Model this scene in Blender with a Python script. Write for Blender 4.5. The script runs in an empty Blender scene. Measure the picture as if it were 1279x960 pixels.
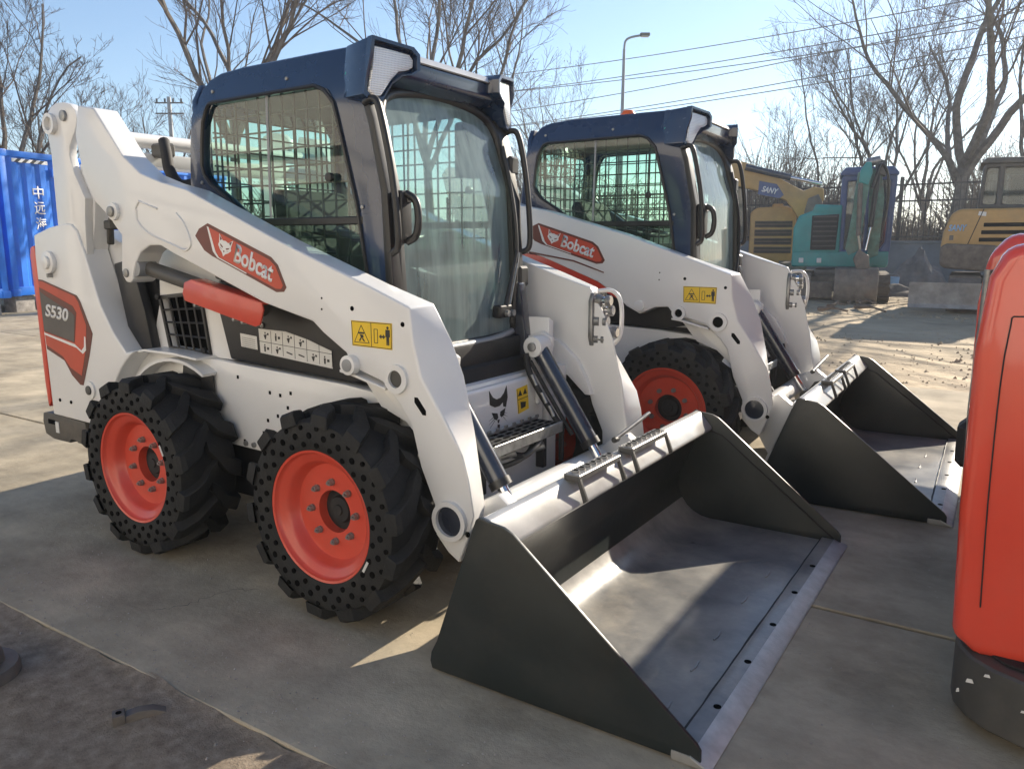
import bpy, bmesh, math, random
from mathutils import Vector, Matrix, Euler
rad = math.radians
sc = bpy.context.scene
col = sc.collection
rnd = random.Random(7)

# ------------------------------------------------------------------ camera, sky, sun, exposure
CAM = Vector((2.9907, -2.5779, 1.2777)); YAW = 122.985; PITCH = -10.269; FPX = 984.5
cd = bpy.data.cameras.new('camera'); cam = bpy.data.objects.new('camera', cd); col.objects.link(cam)
cam.location = CAM; cam.rotation_euler = (rad(90 + PITCH), 0, rad(YAW - 90))
cd.sensor_width = 36; cd.lens = FPX * 36 / 1279; cd.clip_start = .05; cd.clip_end = 3000
sc.camera = cam
SUN = Vector((.48, 2.08, 1.0)).normalized()
w = bpy.data.worlds.new('World'); sc.world = w; w.use_nodes = True
nt = w.node_tree; bg = nt.nodes['Background']; sky = nt.nodes.new('ShaderNodeTexSky')
sky.sky_type = 'NISHITA'; sky.sun_disc = False
sky.sun_elevation = math.asin(SUN.z); sky.sun_rotation = math.atan2(SUN.x, SUN.y)
sky.air_density = 1.0; sky.dust_density = .2; sky.ozone_density = 3.0; sky.altitude = 50
nt.links.new(sky.outputs[0], bg.inputs[0]); bg.inputs[1].default_value = .08
sl = bpy.data.lights.new('sun', 'SUN'); sun = bpy.data.objects.new('sun', sl); col.objects.link(sun)
sl.energy = 4.6; sl.angle = rad(.5); sl.color = (1, .89, .73)
sun.rotation_euler = (-SUN).to_track_quat('-Z', 'Y').to_euler(); sun.location = (5, 30, 20)
vs = sc.view_settings; vs.view_transform = 'Standard'; vs.look = 'None'; vs.exposure = 1.2; vs.gamma = 1; vs.use_curve_mapping = False


# ------------------------------------------------------------------ materials
MATS = {}
def mat(name, c, rough=.5, metal=0, coat=0, var=.12, scale=6, bump=0, bscale=60, c2=None, dirt=None, dirt_amt=.5, spec=.5, detail=4):
    m = bpy.data.materials.new(name); m.use_nodes = True; n = m.node_tree; L = n.links.new
    b = n.nodes['Principled BSDF']; b.inputs['Roughness'].default_value = rough
    b.inputs['Metallic'].default_value = metal; b.inputs['Coat Weight'].default_value = coat
    b.inputs['Coat Roughness'].default_value = .08; b.inputs['Specular IOR Level'].default_value = spec
    tc = n.nodes.new('ShaderNodeTexCoord'); nz = n.nodes.new('ShaderNodeTexNoise')
    nz.inputs['Scale'].default_value = scale; nz.inputs['Detail'].default_value = detail; nz.inputs['Roughness'].default_value = .62
    L(tc.outputs['Object'], nz.inputs['Vector'])
    cr = n.nodes.new('ShaderNodeValToRGB'); L(nz.outputs['Fac'], cr.inputs[0])
    cr.color_ramp.elements[0].position = .3; cr.color_ramp.elements[1].position = .72
    lo = [x * (1 - var) for x in c]; hi = list(c2) if c2 else [min(1, x * (1 + var)) for x in c]
    cr.color_ramp.elements[0].color = (*lo, 1); cr.color_ramp.elements[1].color = (*hi, 1)
    out = cr.outputs[0]
    if dirt:
        n2 = n.nodes.new('ShaderNodeTexNoise'); n2.inputs['Scale'].default_value = scale * .45; n2.inputs['Detail'].default_value = 7
        n2.inputs['Roughness'].default_value = .7; L(tc.outputs['Object'], n2.inputs['Vector'])
        r2 = n.nodes.new('ShaderNodeValToRGB'); r2.color_ramp.elements[0].position = .5; r2.color_ramp.elements[1].position = .72
        r2.color_ramp.elements[0].color = (0, 0, 0, 1); r2.color_ramp.elements[1].color = (dirt_amt,) * 3 + (1,)
        L(n2.outputs['Fac'], r2.inputs[0]); mx = n.nodes.new('ShaderNodeMixRGB'); L(r2.outputs[0], mx.inputs[0])
        L(out, mx.inputs[1]); mx.inputs[2].default_value = (*dirt, 1); out = mx.outputs[0]
    L(out, b.inputs['Base Color'])
    rr = n.nodes.new('ShaderNodeMapRange'); L(nz.outputs['Fac'], rr.inputs[0])
    rr.inputs[3].default_value = max(.03, rough - .08); rr.inputs[4].default_value = min(1, rough + .1); L(rr.outputs[0], b.inputs['Roughness'])
    if bump:
        n3 = n.nodes.new('ShaderNodeTexNoise'); n3.inputs['Scale'].default_value = bscale; n3.inputs['Detail'].default_value = 5
        L(tc.outputs['Object'], n3.inputs['Vector']); bp = n.nodes.new('ShaderNodeBump')
        bp.inputs['Strength'].default_value = bump; bp.inputs['Distance'].default_value = .01
        L(n3.outputs['Fac'], bp.inputs['Height']); L(bp.outputs[0], b.inputs['Normal'])
    MATS[name] = m; return m
mat('white', (.74, .735, .72), .32, coat=.5, var=.03, scale=2.5, bump=.02, bscale=120, dirt=(.5, .46, .4), dirt_amt=.14)
mat('sky_tinted_black', (.008, .022, .062), .26, coat=.6, var=.2, scale=3, dirt=(.035, .05, .08), dirt_amt=.2)  # black cab paint, the sky's blue reflection put into its base colour
mat('black', (.014, .014, .015), .42, var=.3, scale=9, dirt=(.06, .055, .05), dirt_amt=.3)
mat('matte_black', (.012, .012, .013), .7, var=.3, scale=9, dirt=(.05, .045, .04), dirt_amt=.4)
mat('hole_dark', (.004, .004, .004), .95, var=.1, spec=.05)  # near-black that stands in for the shade inside holes, slots and louvres
mat('rubber', (.016, .016, .016), .68, var=.3, scale=14, bump=.25, bscale=90, dirt=(.05, .043, .034), dirt_amt=.45, spec=.35)
mat('rim_red', (.62, .072, .040), .36, coat=.25, var=.08, scale=7, bump=.03, bscale=150, dirt=(.33, .12, .08), dirt_amt=.3)
mat('red', (.60, .055, .03), .33, coat=.3, var=.07, scale=5, dirt=(.3, .12, .09), dirt_amt=.2)
mat('vehicle_red', (.66, .066, .036), .22, coat=.8, var=.06, scale=3, bump=.012, bscale=25, dirt=(.45, .12, .08), dirt_amt=.3)
mat('decal_red', (.50, .062, .028), .4, var=.15, scale=4)
mat('decal_maroon', (.13, .028, .018), .4, var=.25, scale=5)
mat('decal_grey', (.085, .078, .074), .4, var=.3, scale=4)
mat('decal_white', (.78, .77, .75), .45, var=.02)
mat('decal_black', (.02, .02, .02), .5, var=.1)
mat('yellow', (.80, .53, .02), .42, var=.05)
mat('paper', (.66, .65, .62), .5, var=.05, scale=30)
mat('bucket_paint', (.013, .018, .018), .36, coat=.1, var=.25, scale=4, bump=.05, bscale=35, dirt=(.055, .05, .045), dirt_amt=.5)
mat('bucket_floor', (.17, .175, .18), .3, coat=.15, var=.3, scale=5, bump=.05, bscale=45, dirt=(.46, .41, .33), dirt_amt=.6, c2=(.30, .29, .265))
mat('edge_steel', (.44, .45, .45), .42, metal=.25, var=.2, scale=16, bump=.08, bscale=90, dirt=(.28, .27, .25), dirt_amt=.4)
mat('rail_paint', (.42, .42, .41), .32, metal=.15, coat=.2, var=.15, scale=6, dirt=(.30, .27, .22), dirt_amt=.5)
mat('galv', (.30, .30, .295), .42, metal=.7, var=.3, scale=25, dirt=(.2, .17, .13), dirt_amt=.4)
mat('chrome', (.62, .62, .63), .12, metal=1, var=.05)
mat('cyl', (.022, .027, .042), .22, coat=.6, var=.2, scale=6, dirt=(.07, .07, .07), dirt_amt=.3)
mat('dark_grey', (.065, .063, .058), .5, var=.2, scale=8, dirt=(.14, .12, .1), dirt_amt=.4)
mat('bumper_grey', (.075, .07, .062), .55, var=.2, scale=8, bump=.1, bscale=80, dirt=(.17, .14, .11), dirt_amt=.5)
mat('fabric', (.02, .02, .022), .85, var=.3, scale=20, bump=.2, bscale=200)
mat('lens', (.75, .76, .76), .15, metal=.55, var=.25, scale=40, bump=.5, bscale=70)
mat('orange', (.75, .13, .02), .3, var=.1)
mat('green_seal', (.03, .38, .25), .5, var=.1)
mat('container_blue', (.012, .18, .72), .42, var=.18, scale=2, bump=.05, bscale=20, dirt=(.05, .12, .3), dirt_amt=.5)
mat('container_shaded', (.008, .045, .17), .5, var=.2, scale=2)  # container blue darkened, the end wall's shade put into its colour
mat('bark', (.10, .083, .068), .9, var=.35, scale=6, bump=.4, bscale=25, c2=(.19, .165, .14))
mat('twig', (.115, .085, .066), .9, var=.3, scale=3)
mat('thicket', (.15, .115, .085), .95, var=.4, scale=1.5)
mat('leaf', (.15, .14, .05), .8, var=.3, scale=3)
mat('fence_iron', (.03, .026, .024), .6, var=.3, scale=3, dirt=(.12, .06, .04), dirt_amt=.5)
mat('wall_blue', (.14, .165, .19), .85, var=.2, scale=1.2, bump=.2, bscale=12, dirt=(.1, .095, .09), dirt_amt=.6)
mat('sany_yellow', (.44, .265, .085), .45, var=.15, scale=3, dirt=(.27, .2, .12), dirt_amt=.5)
mat('teal', (.03, .27, .26), .45, var=.15, scale=3, dirt=(.16, .2, .17), dirt_amt=.5)
mat('cab_blue', (.035, .075, .2), .4, var=.2, scale=3, dirt=(.12, .13, .16), dirt_amt=.4)
mat('worn_green', (.10, .21, .16), .6, var=.4, scale=6, dirt=(.16, .11, .07), dirt_amt=.7)
mat('rust_steel', (.17, .145, .12), .6, metal=.3, var=.35, scale=7, bump=.2, bscale=30, dirt=(.2, .12, .07), dirt_amt=.6)
mat('mud', (.15, .125, .10), .9, var=.35, scale=8, bump=.4, bscale=30)
mat('louvre_brown', (.11, .075, .05), .7, var=.3, scale=6)
mat('pole_grey', (.30, .31, .32), .5, metal=.3, var=.1)
mat('wire', (.02, .02, .022), .6)
mat('blade_steel', (.30, .28, .25), .6, var=.3, scale=5, bump=.2, bscale=30, dirt=(.2, .15, .1), dirt_amt=.5)
mat('stone', (.30, .275, .25), .9, var=.45, scale=9, bump=.4, bscale=40)
mat('wood', (.17, .12, .08), .85, var=.35, scale=12, bump=.3, bscale=40)
mat('plastic_blue', (.25, .42, .62), .5)
mat('workshop_wall', (.74, .71, .65), .9, var=.08, scale=.6)
mat('tarp', (.16, .15, .145), .85, var=.35, scale=4, bump=.3, bscale=9, dirt=(.2, .13, .09), dirt_amt=.6)

def glass(name, tint, film=.0, filmc=(.7, .78, .76), rough=.02):
    m = bpy.data.materials.new(name); m.use_nodes = True; n = m.node_tree; n.nodes.clear(); L = n.links.new
    o = n.nodes.new('ShaderNodeOutputMaterial'); t = n.nodes.new('ShaderNodeBsdfTransparent'); t.inputs[0].default_value = (*tint, 1)
    g = n.nodes.new('ShaderNodeBsdfGlossy'); g.inputs['Roughness'].default_value = rough
    lw = n.nodes.new('ShaderNodeLayerWeight'); lw.inputs[0].default_value = .5
    pw = n.nodes.new('ShaderNodeMath'); pw.operation = 'POWER'; L(lw.outputs['Facing'], pw.inputs[0]); pw.inputs[1].default_value = 4
    f = n.nodes.new('ShaderNodeMath'); f.operation = 'MULTIPLY_ADD'; L(pw.outputs[0], f.inputs[0]); f.inputs[1].default_value = .85; f.inputs[2].default_value = .06
    mx = n.nodes.new('ShaderNodeMixShader'); L(f.outputs[0], mx.inputs[0]); L(t.outputs[0], mx.inputs[1]); L(g.outputs[0], mx.inputs[2])
    last = mx
    if film:
        d = n.nodes.new('ShaderNodeBsdfDiffuse'); d.inputs[0].default_value = (*filmc, 1)
        tr = n.nodes.new('ShaderNodeBsdfTranslucent'); tr.inputs[0].default_value = (*filmc, 1)
        m1 = n.nodes.new('ShaderNodeMixShader'); m1.inputs[0].default_value = .5; L(d.outputs[0], m1.inputs[1]); L(tr.outputs[0], m1.inputs[2])
        tc = n.nodes.new('ShaderNodeTexCoord'); mp = n.nodes.new('ShaderNodeMapping'); mp.inputs['Scale'].default_value = (9, 9, 1.2)
        nz = n.nodes.new('ShaderNodeTexNoise'); nz.inputs['Scale'].default_value = 2.2; nz.inputs['Detail'].default_value = 4
        L(tc.outputs['Object'], mp.inputs[0]); L(mp.outputs[0], nz.inputs['Vector'])
        mr = n.nodes.new('ShaderNodeMapRange'); L(nz.outputs['Fac'], mr.inputs[0]); mr.inputs[1].default_value = .25; mr.inputs[2].default_value = .75
        mr.inputs[3].default_value = film * .55; mr.inputs[4].default_value = film * 1.35
        m2 = n.nodes.new('ShaderNodeMixShader'); L(mr.outputs[0], m2.inputs[0]); L(mx.outputs[0], m2.inputs[1]); L(m1.outputs[0], m2.inputs[2]); last = m2
    L(last.outputs[0], o.inputs[0]); MATS[name] = m
glass('cab_glass', (.72, .90, .80), .02, (.4, .6, .5))
glass('door_glass', (.78, .92, .88), .34, (.74, .93, .93))
glass('old_glass', (.45, .55, .58), .12, (.4, .5, .52))

def lens_mat():
    m = bpy.data.materials.new('lens'); m.use_nodes = True; n = m.node_tree; L = n.links.new; b = n.nodes['Principled BSDF']
    b.inputs['Base Color'].default_value = (.70, .72, .72, 1); b.inputs['Metallic'].default_value = .35; b.inputs['Roughness'].default_value = .16; b.inputs['Coat Weight'].default_value = 1; b.inputs['Coat Roughness'].default_value = .03
    tc = n.nodes.new('ShaderNodeTexCoord'); hs = []
    for d_, s_ in (('Y', 55), ('Z', 40)):
        w_ = n.nodes.new('ShaderNodeTexWave'); w_.bands_direction = d_; w_.inputs['Scale'].default_value = s_; w_.inputs['Distortion'].default_value = 1.2; w_.inputs['Detail'].default_value = 1; L(tc.outputs['Object'], w_.inputs['Vector']); hs.append(w_)
    ad = n.nodes.new('ShaderNodeMath'); ad.operation = 'ADD'; L(hs[0].outputs['Fac'], ad.inputs[0]); L(hs[1].outputs['Fac'], ad.inputs[1])
    bp = n.nodes.new('ShaderNodeBump'); bp.inputs['Strength'].default_value = .35; bp.inputs['Distance'].default_value = .004; L(ad.outputs[0], bp.inputs['Height']); L(bp.outputs[0], b.inputs['Normal'])
    cr = n.nodes.new('ShaderNodeValToRGB'); L(ad.outputs[0], cr.inputs[0]); cr.color_ramp.elements[0].color = (.45, .46, .46, 1); cr.color_ramp.elements[1].color = (.85, .86, .86, 1); L(cr.outputs[0], b.inputs['Base Color']); MATS['lens'] = m
lens_mat()

# ------------------------------------------------------------------ mesh helpers
def link(name, me, m, parent=None, smooth=35, loc=None, rot=None):
    o = bpy.data.objects.new(name, me); col.objects.link(o)
    if m is not None and not me.materials: me.materials.append(MATS[m])
    if parent is not None: o.parent = parent
    if loc: o.location = loc
    if rot: o.rotation_euler = rot
    if smooth and len(me.polygons):
        me.shade_smooth(); me.set_sharp_from_angle(angle=rad(smooth))
    return o
def from_bm(name, bm, m, parent=None, smooth=35, **k):
    bmesh.ops.recalc_face_normals(bm, faces=bm.faces[:])
    me = bpy.data.meshes.new(name); bm.to_mesh(me); bm.free()
    return link(name, me, m, parent, smooth, **k)
def raw(name, v, f, m, parent=None, smooth=35, **k):
    me = bpy.data.meshes.new(name); me.from_pydata([tuple(p) for p in v], [], f); me.update()
    return link(name, me, m, parent, smooth, **k)
def thing(name, label, cat, loc=(0, 0, 0), rotz=0, group=None, scale=1):
    o = bpy.data.objects.new(name, None); col.objects.link(o); o.location = loc; o.rotation_euler = (0, 0, rotz)
    o.scale = (scale,) * 3; o.empty_display_size = .2
    o['label'] = label; o['category'] = cat
    if group: o['group'] = group
    return o
def tag(o, label, cat=None, group=None, kind=None):
    if label: o['label'] = label
    if cat: o['category'] = cat
    if group: o['group'] = group
    if kind: o['kind'] = kind
    return o
PL = {'xz': lambda u, v, t: Vector((u, t, v)), 'yz': lambda u, v, t: Vector((t, u, v)), 'xy': lambda u, v, t: Vector((u, v, t))}
def bev(bm, width, seg=2, ang=32):
    if width <= 0: return
    es = [e for e in bm.edges if len(e.link_faces) == 2 and e.calc_face_angle(0) > rad(ang)]
    if es: bmesh.ops.bevel(bm, geom=es, offset=width, segments=seg, profile=.6, affect='EDGES', clamp_overlap=True)
def plate_bm(bm, outer, t0, t1, plane='xz', holes=()):
    fn = PL[plane]; edges = []
    for lp in [outer] + list(holes):
        vs_ = [bm.verts.new(fn(u, v, t0)) for u, v in lp]
        if holes: edges += [bm.edges.new((vs_[i], vs_[(i + 1) % len(vs_)])) for i in range(len(vs_))]
    if holes:
        r = bmesh.ops.triangle_fill(bm, use_beauty=True, edges=edges); fs = [g for g in r['geom'] if isinstance(g, bmesh.types.BMFace)]
    else:
        fs = [bm.faces.new(vs_)]
    r = bmesh.ops.extrude_face_region(bm, geom=fs)
    d = fn(0, 0, t1) - fn(0, 0, t0)
    bmesh.ops.translate(bm, vec=d, verts=[g for g in r['geom'] if isinstance(g, bmesh.types.BMVert)])
def plate(name, outer, t0, t1, m, parent=None, plane='xz', holes=(), bevel=.004, seg=2, smooth=35, **k):
    bm = bmesh.new(); plate_bm(bm, outer, t0, t1, plane, holes); bmesh.ops.recalc_face_normals(bm, faces=bm.faces[:])
    bev(bm, bevel, seg); return from_bm(name, bm, m, parent, smooth, **k)
def box_bm(bm, x0, x1, y0, y1, z0, z1, mtx=None):
    r = bmesh.ops.create_cube(bm, size=1); v = r['verts']
    for p in v:
        p.co = Vector(((x0 + x1) / 2 + p.co.x * (x1 - x0), (y0 + y1) / 2 + p.co.y * (y1 - y0), (z0 + z1) / 2 + p.co.z * (z1 - z0)))
        if mtx: p.co = mtx @ p.co
    return v
def box(name, x0, x1, y0, y1, z0, z1, m, parent=None, bevel=.006, seg=2, mtx=None, **k):
    bm = bmesh.new(); box_bm(bm, x0, x1, y0, y1, z0, z1, mtx); bev(bm, bevel, seg); return from_bm(name, bm, m, parent, **k)
def boxes(name, lst, m, parent=None, bevel=0, **k):
    bm = bmesh.new()
    for b in lst: box_bm(bm, *b)
    bev(bm, bevel, 1); return from_bm(name, bm, m, parent, **k)
def tube_data(pts, r, n=8, caps=True, v=None, f=None):
    v = [] if v is None else v; f = [] if f is None else f
    pts = [Vector(p) for p in pts]; rs = r if isinstance(r, (list, tuple)) else [r] * len(pts); base = len(v)
    up = None
    for i, p in enumerate(pts):
        a = pts[max(0, i - 1)]; b = pts[min(len(pts) - 1, i + 1)]; d = (b - a).normalized()
        if up is None: up = d.orthogonal().normalized()
        up = (up - d * up.dot(d)); up = up.normalized() if up.length > 1e-6 else d.orthogonal().normalized(); s = d.cross(up)
        for k in range(n):
            t = 2 * math.pi * k / n; v.append(p + (up * math.cos(t) + s * math.sin(t)) * rs[i])
    for i in range(len(pts) - 1):
        for k in range(n):
            a = base + i * n + k; b = base + i * n + (k + 1) % n; f.append((a, b, b + n, a + n))
    if caps:
        f.append(tuple(base + k for k in range(n))[::-1]); f.append(tuple(base + (len(pts) - 1) * n + k for k in range(n)))
    return v, f
def tube(name, pts, r, m, parent=None, n=10, smooth=50, **k):
    v, f = tube_data(pts, r, n); return raw(name, v, f, m, parent, smooth, **k)
def tubes(name, lst, m, parent=None, n=6, smooth=50, **k):
    v, f = [], []
    for pts, r in lst: tube_data(pts, r, n, True, v, f)
    return raw(name, v, f, m, parent, smooth, **k)
def curve(pts, n=6):            # Catmull-Rom through control points
    P = [Vector(p) for p in pts]; P = [P[0] * 2 - P[1]] + P + [P[-1] * 2 - P[-2]]; out = []
    for i in range(1, len(P) - 2):
        for j in range(n):
            t = j / n; a, b, c, d = P[i - 1:i + 3]
            out.append(.5 * ((2 * b) + (c - a) * t + (2 * a - 5 * b + 4 * c - d) * t * t + (3 * b - a - 3 * c + d) * t ** 3))
    return out + [P[-2]]
def cyl_y(name, x, z, y0, y1, r, m, parent=None, n=20, r_in=None, bevel=.003, **k):
    if r_in:
        return plate(name, circle(x, z, r, n), y0, y1, m, parent, 'xz', [circle(x, z, r_in, n)], 0, **k)
    return plate(name, circle(x, z, r, n), y0, y1, m, parent, 'xz', (), bevel, **k)
def circle(x, z, r, n=20, r2=None): return [(x + r * math.cos(2 * math.pi * i / n), z + (r2 or r) * math.sin(2 * math.pi * i / n)) for i in range(n)]
def lathe(name, prof, m, parent=None, n=40, smooth=40, **k):   # prof: (radius, y); axis = y
    v, f = [], []
    for i in range(n):
        t = 2 * math.pi * i / n
        for r, y in prof: v.append((r * math.cos(t), y, r * math.sin(t)))
    q = len(prof)
    for i in range(n):
        for j in range(q - 1):
            a = i * q + j; b = ((i + 1) % n) * q + j; f.append((a, a + 1, b + 1, b))
    bm = bmesh.new(); me = bpy.data.meshes.new('t'); me.from_pydata(v, [], f); bm.from_mesh(me); bpy.data.meshes.remove(me)
    bmesh.ops.remove_doubles(bm, verts=bm.verts[:], dist=1e-5)
    return from_bm(name, bm, m, parent, smooth, **k)
def flat(name, polys, org, ux, uy, m, parent=None, lift=0, th=.0012):   # thin printed shapes in the plane (ux, uy)
    org, ux, uy = Vector(org), Vector(ux), Vector(uy); nrm = ux.cross(uy).normalized(); bm = bmesh.new()
    for p in polys:
        vs_ = [bm.verts.new(org + ux * a + uy * b + nrm * lift) for a, b in p]
        try: fc = bm.faces.new(vs_)
        except ValueError: continue
        r = bmesh.ops.extrude_face_region(bm, geom=[fc])
        bmesh.ops.translate(bm, vec=nrm * th, verts=[g for g in r['geom'] if isinstance(g, bmesh.types.BMVert)])
    return from_bm(name, bm, m, parent, 0)
def text(name, body, wd, ht, org, ux, uy, m, parent=None, bold=.0, shear=0, lift=0, th=.002):
    c = bpy.data.curves.new('txt', 'FONT'); c.body = body; c.offset = bold; c.shear = shear; c.resolution_u = 4
    o = bpy.data.objects.new('txt', c); col.objects.link(o); dg = bpy.context.evaluated_depsgraph_get(); dg.update()
    me = bpy.data.meshes.new_from_object(o.evaluated_get(dg)); bpy.data.objects.remove(o)
    xs = [v.co.x for v in me.vertices]; ys = [v.co.y for v in me.vertices]
    x0, x1, y0, y1 = min(xs), max(xs), min(ys), max(ys)
    org, ux, uy = Vector(org), Vector(ux).normalized(), Vector(uy).normalized(); nrm = ux.cross(uy)
    for v in me.vertices: v.co = org + ux * ((v.co.x - x0) / (x1 - x0) * wd) + uy * ((v.co.y - y0) / (y1 - y0) * ht) + nrm * lift
    bm = bmesh.new(); bm.from_mesh(me); bpy.data.meshes.remove(me)
    r = bmesh.ops.extrude_face_region(bm, geom=bm.faces[:])
    bmesh.ops.translate(bm, vec=nrm * th, verts=[g for g in r['geom'] if isinstance(g, bmesh.types.BMVert)])
    return from_bm(name, bm, m, parent, 0)
def ray(u, v):
    y, p = rad(YAW), rad(PITCH)
    f = Vector((math.cos(p) * math.cos(y), math.cos(p) * math.sin(y), math.sin(p))); r = Vector((math.sin(y), -math.cos(y), 0)); up = r.cross(f)
    return f + r * ((u - 639.5) / FPX) - up * ((v - 480) / FPX)
def at(u, D, z=0.):             # ground point seen in column u of the photograph, D metres away
    d = ray(u, 301.6); h = math.hypot(d.x, d.y); return Vector((CAM.x + d.x * D / h, CAM.y + d.y * D / h, z))
def zat(u, v, D): d = ray(u, v); return CAM.z + d.z * D / math.hypot(d.x, d.y)
RZ = rad(YAW - 90)              # yaw of things that face the camera
# ------------------------------------------------------------------ ground
def ground_mat(name, c1, c2, c3, sc1, bump, dist, tracks=0, stain=None, hs=9):
    m = bpy.data.materials.new(name); m.use_nodes = True; n = m.node_tree; L = n.links.new; b = n.nodes['Principled BSDF']; b.inputs['Roughness'].default_value = .88; b.inputs['Specular IOR Level'].default_value = .25
    tc = n.nodes.new('ShaderNodeTexCoord')
    def noise(s, d=8, r=.65, mp=None):
        q = n.nodes.new('ShaderNodeTexNoise'); q.inputs['Scale'].default_value = s; q.inputs['Detail'].default_value = d; q.inputs['Roughness'].default_value = r
        L(mp.outputs[0] if mp else tc.outputs['Object'], q.inputs['Vector']); return q
    a = noise(sc1); r = n.nodes.new('ShaderNodeValToRGB'); L(a.outputs['Fac'], r.inputs[0])
    r.color_ramp.elements[0].position = .33; r.color_ramp.elements[0].color = (*c1, 1); r.color_ramp.elements[1].position = .68; r.color_ramp.elements[1].color = (*c3, 1)
    e = r.color_ramp.elements.new(.5); e.color = (*c2, 1); out = r.outputs[0]
    if stain:
        s = noise(stain[1], 6, .7); r2 = n.nodes.new('ShaderNodeValToRGB'); L(s.outputs['Fac'], r2.inputs[0]); r2.color_ramp.elements[0].position = .54; r2.color_ramp.elements[1].position = .74
        r2.color_ramp.elements[0].color = (1, 1, 1, 1); r2.color_ramp.elements[1].color = (*stain[0], 1)
        mx = n.nodes.new('ShaderNodeMixRGB'); mx.blend_type = 'MULTIPLY'; mx.inputs[0].default_value = 1; L(out, mx.inputs[1]); L(r2.outputs[0], mx.inputs[2]); out = mx.outputs[0]
        # brushed streaks along the slab
        mp = n.nodes.new('ShaderNodeMapping'); mp.inputs['Scale'].default_value = (1.0, 3.2, 1); mp.inputs['Rotation'].default_value = (0, 0, .5); L(tc.outputs['Object'], mp.inputs[0])
        s2 = noise(2.2, 6, .7, mp); r3 = n.nodes.new('ShaderNodeValToRGB'); L(s2.outputs['Fac'], r3.inputs[0]); r3.color_ramp.elements[0].position = .35; r3.color_ramp.elements[1].position = .65
        r3.color_ramp.elements[0].color = (.90, .89, .87, 1); r3.color_ramp.elements[1].color = (1.06, 1.05, 1.02, 1)
        m3 = n.nodes.new('ShaderNodeMixRGB'); m3.blend_type = 'MULTIPLY'; m3.inputs[0].default_value = 1; L(out, m3.inputs[1]); L(r3.outputs[0], m3.inputs[2]); out = m3.outputs[0]
    L(out, b.inputs['Base Color'])
    h = noise(sc1 * hs, 8, .75); hh = h.outputs['Fac']
    if tracks:
        wv = n.nodes.new('ShaderNodeTexWave'); wv.inputs['Scale'].default_value = .42; wv.inputs['Distortion'].default_value = 9; wv.inputs['Detail'].default_value = 4; wv.inputs['Detail Scale'].default_value = 1.6
        mp = n.nodes.new('ShaderNodeMapping'); mp.inputs['Rotation'].default_value = (0, 0, rad(118)); L(tc.outputs['Object'], mp.inputs[0]); L(mp.outputs[0], wv.inputs['Vector'])
        ad = n.nodes.new('ShaderNodeMath'); ad.operation = 'MULTIPLY_ADD'; L(wv.outputs['Fac'], ad.inputs[0]); ad.inputs[1].default_value = tracks; L(hh, ad.inputs[2]); hh = ad.outputs[0]
        lo = noise(1.3, 4, .6); a2 = n.nodes.new('ShaderNodeMath'); a2.operation = 'MULTIPLY_ADD'; L(lo.outputs['Fac'], a2.inputs[0]); a2.inputs[1].default_value = 2.5; L(hh, a2.inputs[2]); hh = a2.outputs[0]
    bp = n.nodes.new('ShaderNodeBump'); bp.inputs['Strength'].default_value = bump; bp.inputs['Distance'].default_value = dist; L(hh, bp.inputs['Height']); L(bp.outputs[0], b.inputs['Normal']); MATS[name] = m
ground_mat('concrete', (.27, .232, .172), (.395, .34, .252), (.54, .46, .34), 1.7, .45, .008, stain=((.66, .63, .60), 1.3), hs=14)
ground_mat('dirt', (.30, .235, .155), (.41, .325, .215), (.50, .405, .275), .55, .8, .05, tracks=1.1)
ground_mat('gravel_bed', (.235, .185, .135), (.335, .27, .20), (.45, .365, .275), 22, 1, .012, hs=5)

def sheet(name, x0, x1, y0, y1, z, m, nx=1, ny=1, amp=0, seed=1):
    r = random.Random(seed); v = []; 
    for j in range(ny + 1):
        for i in range(nx + 1): v.append((x0 + (x1 - x0) * i / nx, y0 + (y1 - y0) * j / ny, z + (r.uniform(-amp, amp) if amp else 0)))
    f = [(j * (nx + 1) + i, j * (nx + 1) + i + 1, (j + 1) * (nx + 1) + i + 1, (j + 1) * (nx + 1) + i) for j in range(ny) for i in range(nx)]
    return raw(name, v, f, m, None, 60)
g = sheet('ground', -400, 400, -400, 400, -.16, 'dirt'); tag(g, None, kind='structure')
YE = 5.2
# dirt yard just below slab level, with small ruts
def yard():
    from mathutils import noise as mn
    v, f = [], []; nx, ny = 150, 110; x0, x1, y0, y1 = -26, 26, YE - .3, 42
    for j in range(ny + 1):
        for i in range(nx + 1):
            x = x0 + (x1 - x0) * i / nx; y = y0 + (y1 - y0) * (j / ny) ** 1.5
            z = -.02 + .035 * mn.noise((x * .5, y * .5, 0)) + .022 * mn.noise((x * 1.7, y * 1.7, 3)) + .014 * mn.noise((x * .3, y * 3.4, 7))
            if j == 0: z = -.10
            v.append((x, y, z))
    for j in range(ny):
        for i in range(nx): a = j * (nx + 1) + i; f.append((a, a + 1, a + nx + 2, a + nx + 1))
    return tag(raw('dirt_yard', v, f, 'dirt', None, 60), None, kind='structure')
yard()
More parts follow.
